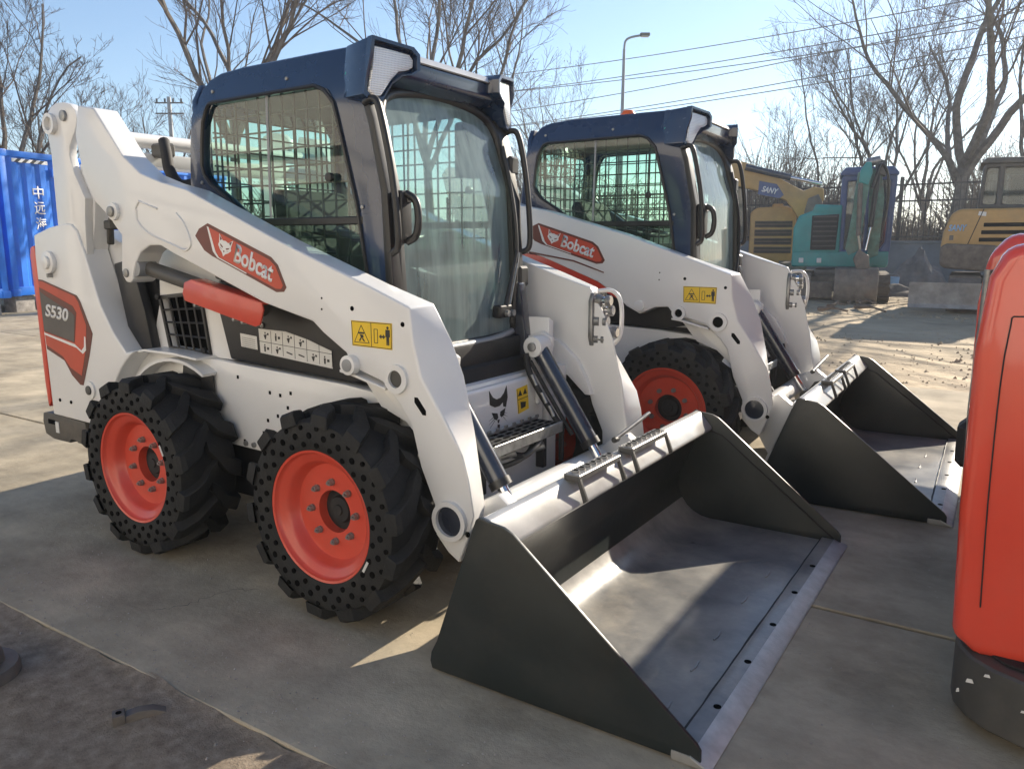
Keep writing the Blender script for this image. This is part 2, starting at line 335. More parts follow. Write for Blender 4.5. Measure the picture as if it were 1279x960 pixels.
# concrete slabs: joints at y = .2 and every few metres across
pv = bpy.data.objects.new('pavement', None); col.objects.link(pv); pv['kind'] = 'structure'
def slab(x0, x1, y0, y1):
    dx = (x1 - x0); nx = max(2, int(dx / .5)); ny = max(2, int((y1 - y0) / .5)); g_ = .009
    bm = bmesh.new(); box_bm(bm, x0 + g_, x1 - g_, y0 + g_, y1 - g_, -.15, rnd.uniform(-.003, .0)); bev(bm, .004, 1)
    from_bm('slab', bm, 'concrete', pv)
xs = [-26, -20, -15, -10.3, -5.6, 3.62, 8.3, 13, 18]
for i in range(len(xs) - 1):
    for y0, y1 in ((-1.36, .21), (.21, 2.9), (2.9, YE)): slab(xs[i], xs[i + 1], y0, y1)
    slab(xs[i], xs[i + 1], -14, -7.2) if False else None
box('joint_fill', -26, 18, -1.355, YE - .01, -.14, -.05, 'matte_black', pv, 0)
# gravel shoulder in front of the slab edge
def shoulder():
    from mathutils import noise as mn
    v, f = [], []; nx, ny = 240, 60; x0, x1, y0, y1 = -7, 5, -1.335, -5.5
    for j in range(ny + 1):
        for i in range(nx + 1):
            x = x0 + (x1 - x0) * i / nx; y = y0 + (y1 - y0) * (j / ny) ** 1.4
            v.append((x, y - (.022 * mn.noise((x * 5, 1, 9)) if j == 1 else 0), (-.03 if j == 0 else -.003 if j == 1 else -.008) + .007 * mn.noise((x * 1.3, y * 1.3, 0)) + .007 * mn.noise((x * 4, y * 4, 3)) + .004 * mn.noise((x * 11, y * 11, 3))))
    for j in range(ny):
        for i in range(nx): a = j * (nx + 1) + i; f.append((a, a + nx + 1, a + nx + 2, a + 1))
    return tag(raw('gravel_shoulder', v, f, 'gravel_bed', None, 60), None, kind='structure')
shoulder()
def stones():
    r = random.Random(11); v, f = [], []
    for k in range(13000):
        if k < 11500: x = r.uniform(-1.6, 3.4); y = -1.38 - 1.9 * r.random() ** 1.3; z = -.02; s = r.uniform(.002, .006) * (2.4 if r.random() < .04 else 1)
        else: x = r.uniform(-1.6, 3.2); y = r.uniform(-1.3, 1.2) if r.random() < .5 else r.uniform(-1.35, -1.15); z = .001; s = r.uniform(.0015, .004)
        b = len(v); a = r.uniform(0, 6.28); q = [r.uniform(.6, 1.3) for _ in range(4)]
        for i in range(4): v.append((x + s * q[i] * math.cos(a + i * 1.57), y + s * q[i] * math.sin(a + i * 1.57), z))
        v.append((x + r.uniform(-.3, .3) * s, y + r.uniform(-.3, .3) * s, z + s * r.uniform(.7, 1.1)))
        for i in range(4): f.append((b + i, b + (i + 1) % 4, b + 4))
    return tag(raw('loose_gravel', v, f, 'stone', None, 0), 'loose gravel scattered over the shoulder and slab', 'gravel', kind='stuff')
stones()
def clods():
    r = random.Random(4); v, f = [], []
    for k in range(2600):
        x = r.uniform(-4.5, 4); y = 5.3 + 14 * r.random() ** 1.4; s = r.uniform(.008, .03) * (1.8 if r.random() < .04 else 1); b = len(v); a = r.uniform(0, 6.28)
        for i in range(5): q = r.uniform(.6, 1.3); v.append((x + s * q * math.cos(a + i * 1.257), y + s * q * math.sin(a + i * 1.257), -.03))
        v.append((x, y, -.02 + s * r.uniform(.5, .9)))
        for i in range(5): f.append((b + i, b + (i + 1) % 5, b + 5))
    return tag(raw('dirt_clods', v, f, 'dirt', None, 0), 'small clods of dry earth strewn over the yard', 'clods', kind='stuff')
clods()

# cracks and chips in the concrete
def crack(pts, w_, seed, name='crack'):
    r = random.Random(seed); P = curve(pts, 8); v, f = [], []
    for i, q in enumerate(P):
        d = (P[min(i + 1, len(P) - 1)] - P[max(0, i - 1)]).normalized(); n_ = Vector((-d.y, d.x, 0)); j = n_ * r.uniform(-.012, .012); ww = w_ * r.uniform(.4, 1.3) * (1 if 0 < i < len(P) - 1 else .2)
        v += [q + j - n_ * ww, q + j + n_ * ww]
    f = [(2 * i, 2 * i + 2, 2 * i + 3, 2 * i + 1) for i in range(len(P) - 1)]
    return raw(name, [(a.x, a.y, .0012) for a in v], f, 'matte_black', pv, 0)
crack([(.52, -1.1, 0), (.58, -1.0, 0), (.60, -.86, 0), (.70, -.78, 0)], .0014, 1)
crack([(-2.2, .22, 0), (-1.9, .9, 0), (-2.3, 1.8, 0), (-2.0, 2.8, 0)], .004, 2)
crack([(2.0, -1.35, 0), (2.25, -1.22, 0), (2.45, -.98, 0), (2.52, -.9, 0)], .0018, 3)
crack([(-4.2, -1.3, 0), (-3.6, -.7, 0), (-3.5, .15, 0)], .004, 4)
# ------------------------------------------------------------------ skid-steer loaders
CATHEAD = [[(-.5, .5), (-.42, .1), (-.46, -.05), (-.3, -.22), (-.12, -.34), (0, -.5), (.12, -.34), (.3, -.22), (.46, -.05), (.42, .1), (.5, .5), (.2, .26), (0, .3), (-.2, .26)]]
CATFACE = [[(-.34, .06), (-.1, -.04), (-.14, -.1), (-.28, -.04)], [(.34, .06), (.1, -.04), (.14, -.1), (.28, -.04)], [(-.06, -.2), (.06, -.2), (0, -.3)],
           [(-.44, .42), (-.36, .2), (-.26, .3)], [(.44, .42), (.36, .2), (.26, .3)], [(-.3, -.12), (-.1, -.2), (-.28, -.15)], [(.3, -.12), (.1, -.2), (.28, -.15)]]
CATDARK = [[(-.5, .5), (-.46, .12), (-.2, .02), (.06, .02), (.24, .1), (.36, .32), (.44, .52), (.3, .34), (.12, .24), (-.1, .22), (-.3, .3)],
           [(.44, .52), (.5, .2), (.4, -.06), (.26, -.02), (.24, .1), (.36, .3)], [(-.36, -.1), (-.06, -.16), (-.02, -.28), (-.1, -.34), (-.22, -.3)],
           [(.1, -.14), (.38, -.08), (.3, -.26), (.16, -.3), (.08, -.24)], [(-.06, -.34), (.06, -.34), (.02, -.44), (-.04, -.42)],
           [(-.52, -.3), (-.24, -.22), (-.25, -.24)], [(-.52, -.4), (-.22, -.28), (-.23, -.3)], [(-.46, -.5), (-.2, -.33), (-.21, -.35)],
           [(.5, -.24), (.3, -.18), (.3, -.2)], [(.52, -.34), (.28, -.24), (.29, -.26)], [(.46, -.46), (.26, -.3), (.27, -.32)], [(-.05, -.46), (.07, -.48), (.05, -.6), (-.05, -.58)]]
def arc(cx, cz, r, a0, a1, n): return [(cx + r * math.cos(rad(a0 + (a1 - a0) * i / n)), cz + r * math.sin(rad(a0 + (a1 - a0) * i / n))) for i in range(n + 1)]

R_T, R_B, TW = .368, .331, .135
def tyre_mesh():
    v, f = [], []
    prof = [(.222, .112), (.232, .128), (.262, .134), (.300, .134), (.325, .128), (R_B, .112), (R_B + .004, .05), (R_B + .005, 0)]
    prof = prof + [(r, -y) for r, y in prof[-2::-1]]
    n = 72; q = len(prof)
    for i in range(n):
        t = 2 * math.pi * i / n
        for r, y in prof: v.append((r * math.cos(t), y, r * math.sin(t)))
    for i in range(n):
        for j in range(q - 1):
            a = i * q + j; b = ((i + 1) % n) * q + j; f.append((a, a + 1, b + 1, b))
    NL = 14
    for side in (-1, 1):
        for k in range(NL):
            t0 = 2 * math.pi * (k + (.5 if side > 0 else 0)) / NL
            # centre line of a lug: (distance across the tread, angle lead, half width in rad, top radius)
            st = [(.141, -.085, .100, R_T - .046), (.137, -.080, .105, R_T - .010), (.120, -.06, .104, R_T), (.075, .0, .098, R_T), (.052, .045, .095, R_T), (.02, .17, .088, R_T + .001), (-.014, .27, .06, R_T)]
            base = len(v)
            for wd, lead, hw, rt in st:
                for (dt, r) in ((-hw * 1.14, R_B - .012), (-hw * .92, rt - .004), (-hw * .82, rt), (hw * .82, rt), (hw * .92, rt - .004), (hw * 1.14, R_B - .012)):
                    t = t0 + lead + dt; v.append((r * math.cos(t), side * wd, r * math.sin(t)))
            for i in range(len(st) - 1):
                for j in range(5):
                    a = base + i * 6 + j; f.append((a, a + 1, a + 7, a + 6))
            f.append(tuple(base + j for j in range(6))); e = base + (len(st) - 1) * 6; f.append(tuple(e + j for j in range(6)))
    bm = bmesh.new(); me = bpy.data.meshes.new('tyre'); me.from_pydata(v, [], f); bm.from_mesh(me)
    bmesh.ops.recalc_face_normals(bm, faces=bm.faces[:]); bm.to_mesh(me); bm.free()
    me.materials.append(MATS['rubber']); me.shade_smooth(); me.set_sharp_from_angle(angle=rad(28)); return me
TYRE = tyre_mesh()
def hole_mesh():  # proud near-black discs, painted as the dark inside sidewall holes
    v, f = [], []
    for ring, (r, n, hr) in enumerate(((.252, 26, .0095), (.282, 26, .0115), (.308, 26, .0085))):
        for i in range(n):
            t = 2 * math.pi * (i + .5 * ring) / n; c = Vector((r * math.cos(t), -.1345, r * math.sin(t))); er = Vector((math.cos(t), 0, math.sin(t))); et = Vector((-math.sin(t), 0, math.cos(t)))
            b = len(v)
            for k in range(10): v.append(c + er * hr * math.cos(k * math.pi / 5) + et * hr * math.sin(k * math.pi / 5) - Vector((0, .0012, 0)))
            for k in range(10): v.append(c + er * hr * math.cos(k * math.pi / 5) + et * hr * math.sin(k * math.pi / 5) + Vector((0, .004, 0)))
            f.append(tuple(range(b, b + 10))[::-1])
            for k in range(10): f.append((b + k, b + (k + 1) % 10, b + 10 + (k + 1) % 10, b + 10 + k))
    me = bpy.data.meshes.new('sidewall_hole_discs'); me.from_pydata(v, [], f); me.materials.append(MATS['hole_dark']); return me
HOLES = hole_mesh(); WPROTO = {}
def wheel(root, x, side, spin, cap=True):
    e = bpy.data.objects.new('wheel', None); col.objects.link(e); e.parent = root; e.location = (x, side * .69, R_T)
    e.rotation_euler = (0, spin, 0) if side < 0 else (0, spin, math.pi); e.empty_display_size = .1
    if not WPROTO:
        o = lathe('rim', [(.231, -.108), (.2335, -.122), (.229, -.1265), (.2215, -.124), (.2175, -.112), (.212, -.107), (.192, -.1), (.182, -.088), (.176, -.066), (.168, -.055), (.15, -.053), (.075, -.053), (.0745, -.03), (.0745, .05)], 'rim_red', n=56)
        h = lathe('hub', [(0, -.040), (.018, -.040), (.02, -.034), (.044, -.032), (.05, -.02), (.0735, -.018), (.0735, .05)], 'matte_black', n=32)
        nb = bmesh.new()
        for rr, y0, y1, n in ((.0125, -.053, -.061, 12), (.0105, -.061, -.073, 6), (.005, -.073, -.08, 8)):
            plate_bm(nb, circle(0, 0, rr, n), y0, y1)
        nt_ = from_bm('wheel_nut', nb, 'galv'); WPROTO.update(rim=o.data, hub=h.data, nut=nt_.data)
        for q in (o, h, nt_): bpy.data.objects.remove(q)
    link('tyre', TYRE, None, e, 0); tag(link('sidewall_hole_discs', HOLES, None, e, 0), None, kind='stuff')
    link('rim', WPROTO['rim'], None, e, 0); link('hub', WPROTO['hub'], None, e, 0)
    for k in range(8):
        a = rad(22.5 + 45 * k); link('wheel_nut', WPROTO['nut'], None, e, 0, loc=(.105 * math.cos(a), 0, .105 * math.sin(a)))
    if side < 0:
        a = .62 - 0; c = Vector((.236 * math.cos(a), -.1352, .236 * math.sin(a)))
        t = Vector((-math.sin(a), 0, math.cos(a))); n_ = Vector((math.cos(a), 0, math.sin(a)))
        flat('sticker', [[(-.022, -.004), (.022, -.004), (.022, .005), (-.022, .005)]], c + n_ * .012, t, n_ * -1, 'paper', e)
    return e

ARM = [(-.435, 1.842), (-.322, 1.822), (-.139, 1.62), (-.028, 1.546), (.10, 1.508), (.259, 1.474), (.762, 1.281), (1.186, 1.135), (1.357, 1.072), (1.368, .963), (1.398, .852), (1.476, .744), (1.523, .675), (1.563, .616), (1.586, .537), (1.604, .427), (1.578, .345), (1.542, .258), (1.497, .284), (1.448, .336), (1.444, .437), (1.39, .555), (1.362, .661), (1.35, .70), (1.311, .751), (1.233, .823), (1.142, .848), (1.09, .86), (1.075, .905), (.966, .969), (.917, 1.005), (.672, 1.058), (.309, 1.178), (.163, 1.226), (.068, 1.262), (-.002, 1.262), (-.073, 1.233), (-.11, 1.19), (-.128, 1.155), (-.14, 1.121), (-.165, 1.107), (-.19, 1.11), (-.212, 1.135), (-.216, 1.16), (-.196, 1.305), (-.221, 1.325), (-.271, 1.374), (-.379, 1.449), (-.446, 1.565), (-.475, 1.722)]
ARM2 = [(-.435, 1.70), (-.322, 1.70), (-.139, 1.58), (-.028, 1.50), (.10, 1.46), (.259, 1.43), (.762, 1.290), (1.186, 1.145), (1.357, 1.085), (1.368, .963), (1.398, .852), (1.476, .744), (1.523, .675), (1.563, .616), (1.586, .537), (1.604, .427), (1.578, .345), (1.542, .258), (1.497, .284), (1.448, .336), (1.444, .437), (1.39, .555), (1.362, .661), (1.35, .70), (1.311, .751), (1.233, .823), (1.142, .848), (1.06, .86), (1.02, .905), (.95, .90), (.86, .86), (.78, .90), (.70, .97), (.60, 1.03), (.309, 1.14), (.163, 1.19), (.068, 1.22), (-.002, 1.22), (-.14, 1.121), (-.216, 1.16), (-.271, 1.3), (-.379, 1.4), (-.446, 1.565), (-.475, 1.66)]
WIN = [(.106, 1.807), (.122, 1.825), (.145, 1.832), (.735, 1.838), (.784, 1.819), (.83, 1.77), (.847, 1.714), (.927, 1.416), (.971, 1.147), (.985, 1.04), (.36, 1.04), (.345, 1.30), (.321, 1.374), (.223, 1.443), (.106, 1.511), (.068, 1.55), (.056, 1.588), (.067, 1.69), (.08, 1.76)]
def inset(poly, d):
    cx = sum(p[0] for p in poly) / len(poly); cz = sum(p[1] for p in poly) / len(poly); return [(x + (cx - x) * d, z + (cz - z) * d) for x, z in poly]
def inside(poly, x, z):
    c = False
    for i in range(len(poly)):
        (x0, z0), (x1, z1) = poly[i - 1], poly[i]
        if (z0 > z) != (z1 > z) and x < (x1 - x0) * (z - z0) / (z1 - z0) + x0: c = not c
    return c
def screen(name, poly, t, plane, parent, step=.068, r=.0045):
    us = [p[0] for p in poly]; vs_ = [p[1] for p in poly]; lst = []; fn = PL[plane]; S = .01
    def runs(fixed, lo, hi, vert):
        out = []; a = None; x = lo
        while x <= hi + S:
            ok = inside(poly, fixed, x) if vert else inside(poly, x, fixed)
            if ok and a is None: a = x
            if (not ok) and a is not None:
                if x - a > .03: out.append((a, x))
                a = None
            x += S
        if a is not None: out.append((a, hi))
        return out
    u = min(us) + step * .6
    while u < max(us):
        for a, b in runs(u, min(vs_), max(vs_), True): lst.append(([fn(u, a, t), fn(u, b, t)], r))
        u += step
    u = min(vs_) + step * .5
    while u < max(vs_):
        for a, b in runs(u, min(us), max(us), False): lst.append(([fn(a, u, t + r), fn(b, u, t + r)], r))
        u += step
    return tag(tubes(name, lst, 'black', parent, 4), None, kind='stuff')

def warn_sticker(parent, y):
    p = flat('warning_sticker', [[(1.104, 1.019), (1.285, 1.018), (1.283, .931), (1.107, .934)]], (0, y, 0), (1, 0, 0), (0, 0, 1), 'yellow', parent)
    L = []
    def line(a, b, w=.0022):
        a, b = Vector(a), Vector(b); d = (b - a).normalized(); n = Vector((-d.y, d.x)) * w / 2; L.append([tuple(a - n), tuple(b - n), tuple(b + n), tuple(a + n)])
    for a, b in (((1.107, 1.016), (1.282, 1.015)), ((1.282, 1.015), (1.28, .934)), ((1.28, .934), (1.11, .937)), ((1.11, .937), (1.107, 1.016)), ((1.194, 1.015), (1.194, .935)),
                 ((1.118, .947), (1.15, 1.005)), ((1.15, 1.005), (1.184, .947)), ((1.184, .947), (1.118, .947)), ((1.207, .95), (1.207, .995)), ((1.207, .995), (1.222, .995)), ((1.222, .995), (1.222, .95)), ((1.222, .95), (1.207, .95))): line(a, b)
    L += [[(1.137, .982), (1.163, .982), (1.163, .976), (1.137, .976)], [(1.143, .975), (1.158, .973), (1.16, .965), (1.148, .962)], [(1.15, .962), (1.157, .963), (1.166, .951), (1.16, .951)], [(1.15, .962), (1.146, .964), (1.138, .952), (1.144, .951)],
          [(1.228, .972), (1.238, .980), (1.238, .975), (1.246, .975), (1.246, .980), (1.256, .972), (1.246, .964), (1.246, .969), (1.238, .969), (1.238, .964)],
          circle(1.266, 1.002, .005, 8), [(1.257, .996), (1.275, .996), (1.276, .972), (1.272, .972), (1.272, .945), (1.267, .945), (1.266, .968), (1.265, .945), (1.26, .945), (1.26, .972), (1.256, .972)]]
    flat('sticker_print', L, (0, y, 0), (1, 0, 0), (0, 0, 1), 'decal_black', p, lift=.0013, th=.0006)

def brand_decal(parent, y, P, ti):
    # P: maps decal (a along the arm, b across) to (x, z)
    ang = ti; ux = Vector((math.cos(ang), 0, math.sin(ang))); uz = Vector((-math.sin(ang), 0, math.cos(ang))); o = Vector((P[0], y, P[1]))
    d = flat('brand_decal', [[(-.265, -.015), (-.25, .018), (-.205, .055), (.16, .055), (.2, .04), (.262, -.02), (.255, -.04), (.22, -.055), (-.15, -.055), (-.2, -.05)]], o, ux, uz, 'decal_maroon', parent)
    flat('decal_field', [[(-.195, .043), (.155, .043), (.19, .032), (.245, -.02), (.24, -.035), (.215, -.044), (-.11, -.044), (-.135, -.03)]], o, ux, uz, 'decal_red', d, .0013, .0006)
    flat('decal_stripe', [[(-.206, .043), (-.196, .043), (-.135, -.032), (-.112, -.046), (.05, -.046), (.05, -.050), (-.12, -.050), (-.15, -.036)]], o, ux, uz, 'decal_white', d, .0013, .0006)
    hc = o + ux * -.088 + uz * .004
    flat('cat_head', CATHEAD, hc, ux * .082, uz * .075, 'decal_white', d, .0021, .0006); flat('cat_face', CATFACE, hc, ux * .082, uz * .075, 'decal_maroon', d, .0028, .0006)
    text('lettering', 'Bobcat', .215, .070, o + ux * -.028 + uz * -.032, ux, uz, 'decal_white', d, .026, 0, .0021, .0008)

def build_loader(root, second=False):
    W = 'white'
    for x in (0, 1.0746):
        for s in (-1, 1): wheel(root, x, s, .17 + x * .9 + (.3 if second else 0))
    # ---- chassis
    box('chassis', -.92, 1.16, -.47, .47, .20, .78, 'matte_black', root, .02)
    for s in (-1, 1):
        ys = s * .53
        p = plate('side_panel', [(-.76, .40), (-.76, .62), (-.62, .70), (-.45, .772), (-.25, .80), (.15, .797), (.93, .763), (1.27, .73), (1.27, .46), (1.16, .42), (.80, .42), (.62, .436), (.266, .445), (.15, .43)], s * .475, ys, W, root, bevel=.005)
        holes = [(.33, .735), (.52, .69), (.58, .685), (.64, .70), (.35, .47), (.41, .465), (.56, .60), (.50, .575), (.62, .64), (.47, .52)]
        boxes('bolt_hole', [(x - .006, x + .006, ys - .0015, ys + .0015, z - .007, z + .007) for x, z in holes], 'hole_dark', p)
        for x in (.36, .41): cyl_y('bolt', x, .462, ys, ys + s * .01, .012, 'galv', p, 8)
        # rear upright
        up = plate('upright', [(-.988, 1.308), (-.836, 1.344), (-.70, 1.358), (-.655, 1.355), (-.612, 1.325), (-.565, 1.229), (-.475, 1.0), (-.39, .88), (-.306, .797)] + arc(0, R_T, .5, 118, 170, 9) + [(-.505, .43), (-.978, .44), (-.99, .90), (-.995, 1.207)], s * .62, s * .50, W, root, bevel=.012, seg=3)
        b = cyl_y('pivot_boss', -.856, 1.182, s * .619, s * .640, .052, W, up, 24, bevel=.006); cyl_y('pivot_pin', -.856, 1.182, s * .639, s * .652, .030, W, b, 20)
        boxes('lock_bolt', [(-.862, -.85, min(s * .62, s * .645), max(s * .62, s * .645), 1.112, 1.13)], 'galv', b, .002)
        cyl_y('boss', -.617, .598, s * .619, s * .630, .042, W, up, 20); cyl_y('plug', -.617, .598, s * .629, s * .636, .022, 'dark_grey', up, 14)
        for x in (-.9, -.8): cyl_y('bolt', x, .52, s * .619, s * .624, .009, 'hole_dark', up, 10)
        # fender over the rear wheel
        ring = arc(0, R_T, .412, 62, 150, 12) + arc(0, R_T, .425, 150, 62, 12)
        plate('fender', ring, s * .60, s * .47, W, root, bevel=0)
        plate('fender_shelf', [(-.33, .795), (-.2, .818), (.0, .818), (.16, .806), (.16, .796), (0, .807), (-.2, .807), (-.33, .783)], s * .60, s * .47, W, root, bevel=.002)
        plate('mud_flap', [(-.02, .66), (.0, .76), (.10, .775), (.19, .74), (.2, .56), (.1, .56)], s * .552, s * .54, 'black', root, bevel=.004)
        # white engine panel with screen, black void behind it
        plate('engine_panel', [(-.30, .80), (-.21, 1.02), (-.19, 1.30), (.02, 1.36), (.23, 1.30), (.20, 1.04), (.275, .795)], s * .50, s * .46, W, root, bevel=.008,
              holes=[[(-.19, 1.035), (.085, 1.065), (.125, .815), (-.14, .825)]])
        g = [[(-.205, 1.045), (.093, 1.075), (.138, .80), (-.152, .81)]]
        sg = plate('side_screen', g[0], s * .512, s * .500, 'black', root, bevel=.003, holes=[[(-.188, 1.030), (.082, 1.058), (.122, .818), (-.138, .826)]])
        lst = []
        for i in range(1, 5):
            t = i / 5; lst.append(([(-.19 + .275 * t, s * .506, 1.035 + .03 * t), (-.14 + .265 * t, s * .506, .825 - .01 * t)], .0045))
        for i in range(1, 4):
            t = i / 4; lst.append(([(-.19 + .05 * t, s * .506, 1.035 - .21 * t), (.085 + .04 * t, s * .506, 1.065 - .25 * t)], .0045))
        for l in lst: tube('screen_bar', l[0], l[1], 'black', sg, 6)
        for x, z in ((.105, .825), (-.195, 1.04)): cyl_y('screen_knob', x, z, s * .512, s * .525, .013, 'matte_black', sg, 12)
        boxes('radiator', [(-.25, .2, min(s * .40, s * .42), max(s * .40, s * .42), .8, 1.1)], 'hole_dark', root)
        plate('engine_shroud', [(-.9, .6), (-.2, .78), (-.24, 1.0), (-.30, 1.16), (-.62, 1.20), (-.9, 1.2)], s * .47, s * .30, 'matte_black', root, bevel=.02)
        plate('cooling_flap', [(-.47, 1.18), (-.36, 1.20), (-.30, 1.10), (-.26, .98), (-.22, .80), (-.30, .795), (-.40, .90)], s * .545, s * .50, 'black', root, bevel=.01)
        plate('inner_tower', [(-.93, 1.0), (-.93, 1.31), (-.62, 1.33), (-.50, 1.28), (-.36, 1.26), (-.33, 1.16), (-.42, 1.12), (-.5, .95)], s * .495, s * .40, W, root, bevel=.015)
        tube('fuel_hose', curve([(-.50, s * .53, 1.27), (-.45, s * .55, 1.36), (-.36, s * .56, 1.405), (-.28, s * .56, 1.40)]), .016, 'dark_grey', root, 8)
        boxes('hose_clamp', [(-.48, -.42, min(s * .52, s * .57), max(s * .52, s * .57), 1.33, 1.37), (-.31, -.25, min(s * .53, s * .58), max(s * .53, s * .58), 1.35, 1.38)], 'black', root, .006)
        # black side cover with the pictogram sheet
        if not second: poly = [(.19, 1.10), (.235, .95), (.278, .803), (.95, .77), (1.10, .80), (1.14, .90), (.97, 1.0), (.70, 1.08)]
        else: poly = [(.19, 1.10), (.235, .95), (.278, .803), (.95, .77), (1.10, .80), (1.14, .90), (.97, 1.0), (.70, 1.12)]
        sp = plate('side_cover', poly, s * .522, s * .48, 'black', root, bevel=.012, seg=3)
        cyl_y('bolt', .49, .955, s * .522, s * .53, .011, 'galv', sp, 8)
        if s < 0:
            y = -.5225
            sh = flat('pictogram_sheet', [[(.465, .94), (.62, .938), (.74, .915), (.865, .88), (.867, .815), (.47, .845)]] if not second else [[(.32, .99), (.60, .985), (.60, .90), (.32, .905)]], (0, y, 0), (1, 0, 0), (0, 0, 1), 'paper', sp)
            L = []; r2 = random.Random(3)
            def fig(cx, cz):
                k = r2.randint(0, 2)
                if k == 0: L.extend([circle(cx - .008, cz + .012, .004, 6), [(cx - .013, cz + .007), (cx - .003, cz + .007), (cx - .004, cz - .014), (cx - .012, cz - .014)], [(cx + .004, cz + .004), (cx + .016, cz + .004), (cx + .016, cz - .006), (cx + .004, cz - .006)]])
                elif k == 1: L.extend([[(cx - .017, cz - .001), (cx + .015, cz - .008), (cx + .016, cz - .003), (cx - .016, cz + .004)]])
                else: L.extend([circle(cx - .003, cz + .012, .004, 6), [(cx - .012, cz + .004), (cx + .006, cz + .007), (cx, cz - .013), (cx - .005, cz - .013)], [(cx + .008, cz + .012), (cx + .017, cz + .012), (cx + .017, cz + .004), (cx + .008, cz + .004)]])
            if not second:
                cols = [.470 + .066 * i for i in range(7)]
                top = lambda x: .938 if x < .62 else .938 - (x - .62) * .24
                for i, x in enumerate(cols[:6]):
                    zt, zm, zb = top(x + .033), .893 - (x - .465) * .055, .846 - (x - .47) * .075
                    fig(x + .036, (zm + zb) / 2 - .004)
                    if zt - zm > .03: fig(x + .036, (zt + zm) / 2 - .002)
                    L.append([(x + .065, zb), (x + .067, zb), (x + .067, min(zt, .935)), (x + .065, min(zt, .935))])
                L.append([(.468, .892), (.866, .870), (.866, .868), (.468, .890)])
            else:
                for i in range(5):
                    x = .345 + .055 * i; fig(x, .965); fig(x, .925); L.append([(x + .027, .905), (x + .0285, .905), (x + .0285, .985), (x + .027, .985)])
                L.append([(.32, .946), (.60, .944), (.60, .942), (.32, .944)])
            flat('sheet_print', L, (0, y, 0), (1, 0, 0), (0, 0, 1), 'decal_black', sh, .0013, .0005)
            if not second:
                s2 = flat('notice_sheet', [[(.352, .915), (.452, .908), (.453, .855), (.355, .862)]], (0, y, 0), (1, 0, 0), (0, 0, 1), 'paper', sp)
                flat('notice_print', [[(.362, .90 - .008 * i), (.442, .894 - .008 * i), (.442, .8925 - .008 * i), (.362, .8985 - .008 * i)] for i in range(5)], (0, y, 0), (1, 0, 0), (0, 0, 1), 'decal_grey', s2, .0013, .0005)
        # hydraulic clutter under the arm
        r3 = random.Random(5)
        for k in range(6):
            tube('hydraulic_hose', curve([(.20 + .02 * k, s * (.50 - .012 * k), 1.10 + .02 * k), (.42, s * (.55 - .01 * k), 1.09 + r3.uniform(-.02, .04)), (.66, s * (.54 - .012 * k), 1.04 + r3.uniform(-.01, .03)), (.9, s * .52, .98 + .008 * k)], 5), .011, 'black', root, 7)
        for k in range(4): cyl_y('hose_fitting', .28 + .1 * k, 1.145 - .024 * k, s * .52, s * .56, .016, 'dark_grey', root, 8)
        if not second:
            boxes('reflector', [(.095, .14, min(s * .50, s * .505), max(s * .50, s * .505), 1.205, 1.24)], 'red', root, .002)
            cyl_y('switch', .165, 1.222, s * .50, s * .508, .022, 'hole_dark', root, 14)
        # rear link
        if not second:
            lk = plate('rear_link', [(-.787, 1.826), (-.77, 1.85), (-.745, 1.868), (-.70, 1.882), (-.64, 1.880), (-.585, 1.868), (-.548, 1.84), (-.539, 1.806), (-.555, 1.765), (-.583, 1.735), (-.62, 1.69), (-.627, 1.65), (-.605, 1.579), (-.534, 1.466), (-.551, 1.37), (-.563, 1.2), (-.86, 1.2), (-.783, 1.351), (-.778, 1.661), (-.793, 1.76)], s * .61, s * .575, W, root, bevel=.006)
            plate('rear_link_web', [(-.61, 1.62), (-.575, 1.60), (-.515, 1.46), (-.54, 1.34), (-.62, 1.10), (-.72, 1.10)], s * .575, s * .50, W, lk, bevel=.006)
            cyl_y('link_boss', -.745, 1.795, s * .609, s * .630, .046, W, lk, 24, .030); cyl_y('link_bore', -.745, 1.795, s * .600, s * .606, .03, 'dark_grey', lk, 20)
            cyl_y('link_bolt', -.638, 1.822, s * .609, s * .622, .024, 'galv', lk, 12)
        # lift arm
        ap = ARM2 if second else ARM
        INN = {(1.357, 1.072): (1.372, 1.080), (1.357, 1.085): (1.372, 1.090), (1.368, .963): (1.445, .963), (1.398, .852): (1.492, .852), (1.476, .744): (1.517, .744), (1.523, .675): (1.531, .685), (1.563, .616): (1.540, .627), (1.586, .537): (1.553, .537), (1.604, .427): (1.570, .427), (1.578, .345): (1.56, .345)}
        bm = bmesh.new(); n = len(ap); vo = [bm.verts.new((x, s * .66, z)) for x, z in ap]; vi = [bm.verts.new((INN.get(p, p)[0], s * .55, INN.get(p, p)[1])) for p in ap]
        bm.faces.new(vo); bm.faces.new(vi)
        for i in range(n): bm.faces.new((vo[i], vo[(i + 1) % n], vi[(i + 1) % n], vi[i]))
        bmesh.ops.recalc_face_normals(bm, faces=bm.faces[:]); bev(bm, .009, 3, 24); arm = from_bm('lift_arm', bm, W, root)
        big = [(1.30, .838, .040)] + ([(1.085, .875, .030)] if second else [])
        for x, z, r in big:
            cyl_y('pin_boss', x, z, s * .658, s * .672, r + .008, W, arm, 24, r * .72); cyl_y('bore', x, z, s * .658, s * .662, r * .73, 'dark_grey' if not second else 'hole_dark', arm, 20)
        if not second: cyl_y('pin_boss', 1.105, .869, s * .658, s * .690, .034, W, arm, 20, bevel=.004); cyl_y('pin_end', 1.105, .869, s * .689, s * .693, .022, 'pole_grey', arm, 16)
        else: cyl_y('pin_boss', .86, .905, s * .658, s * .672, .030, W, arm, 18, bevel=.004)
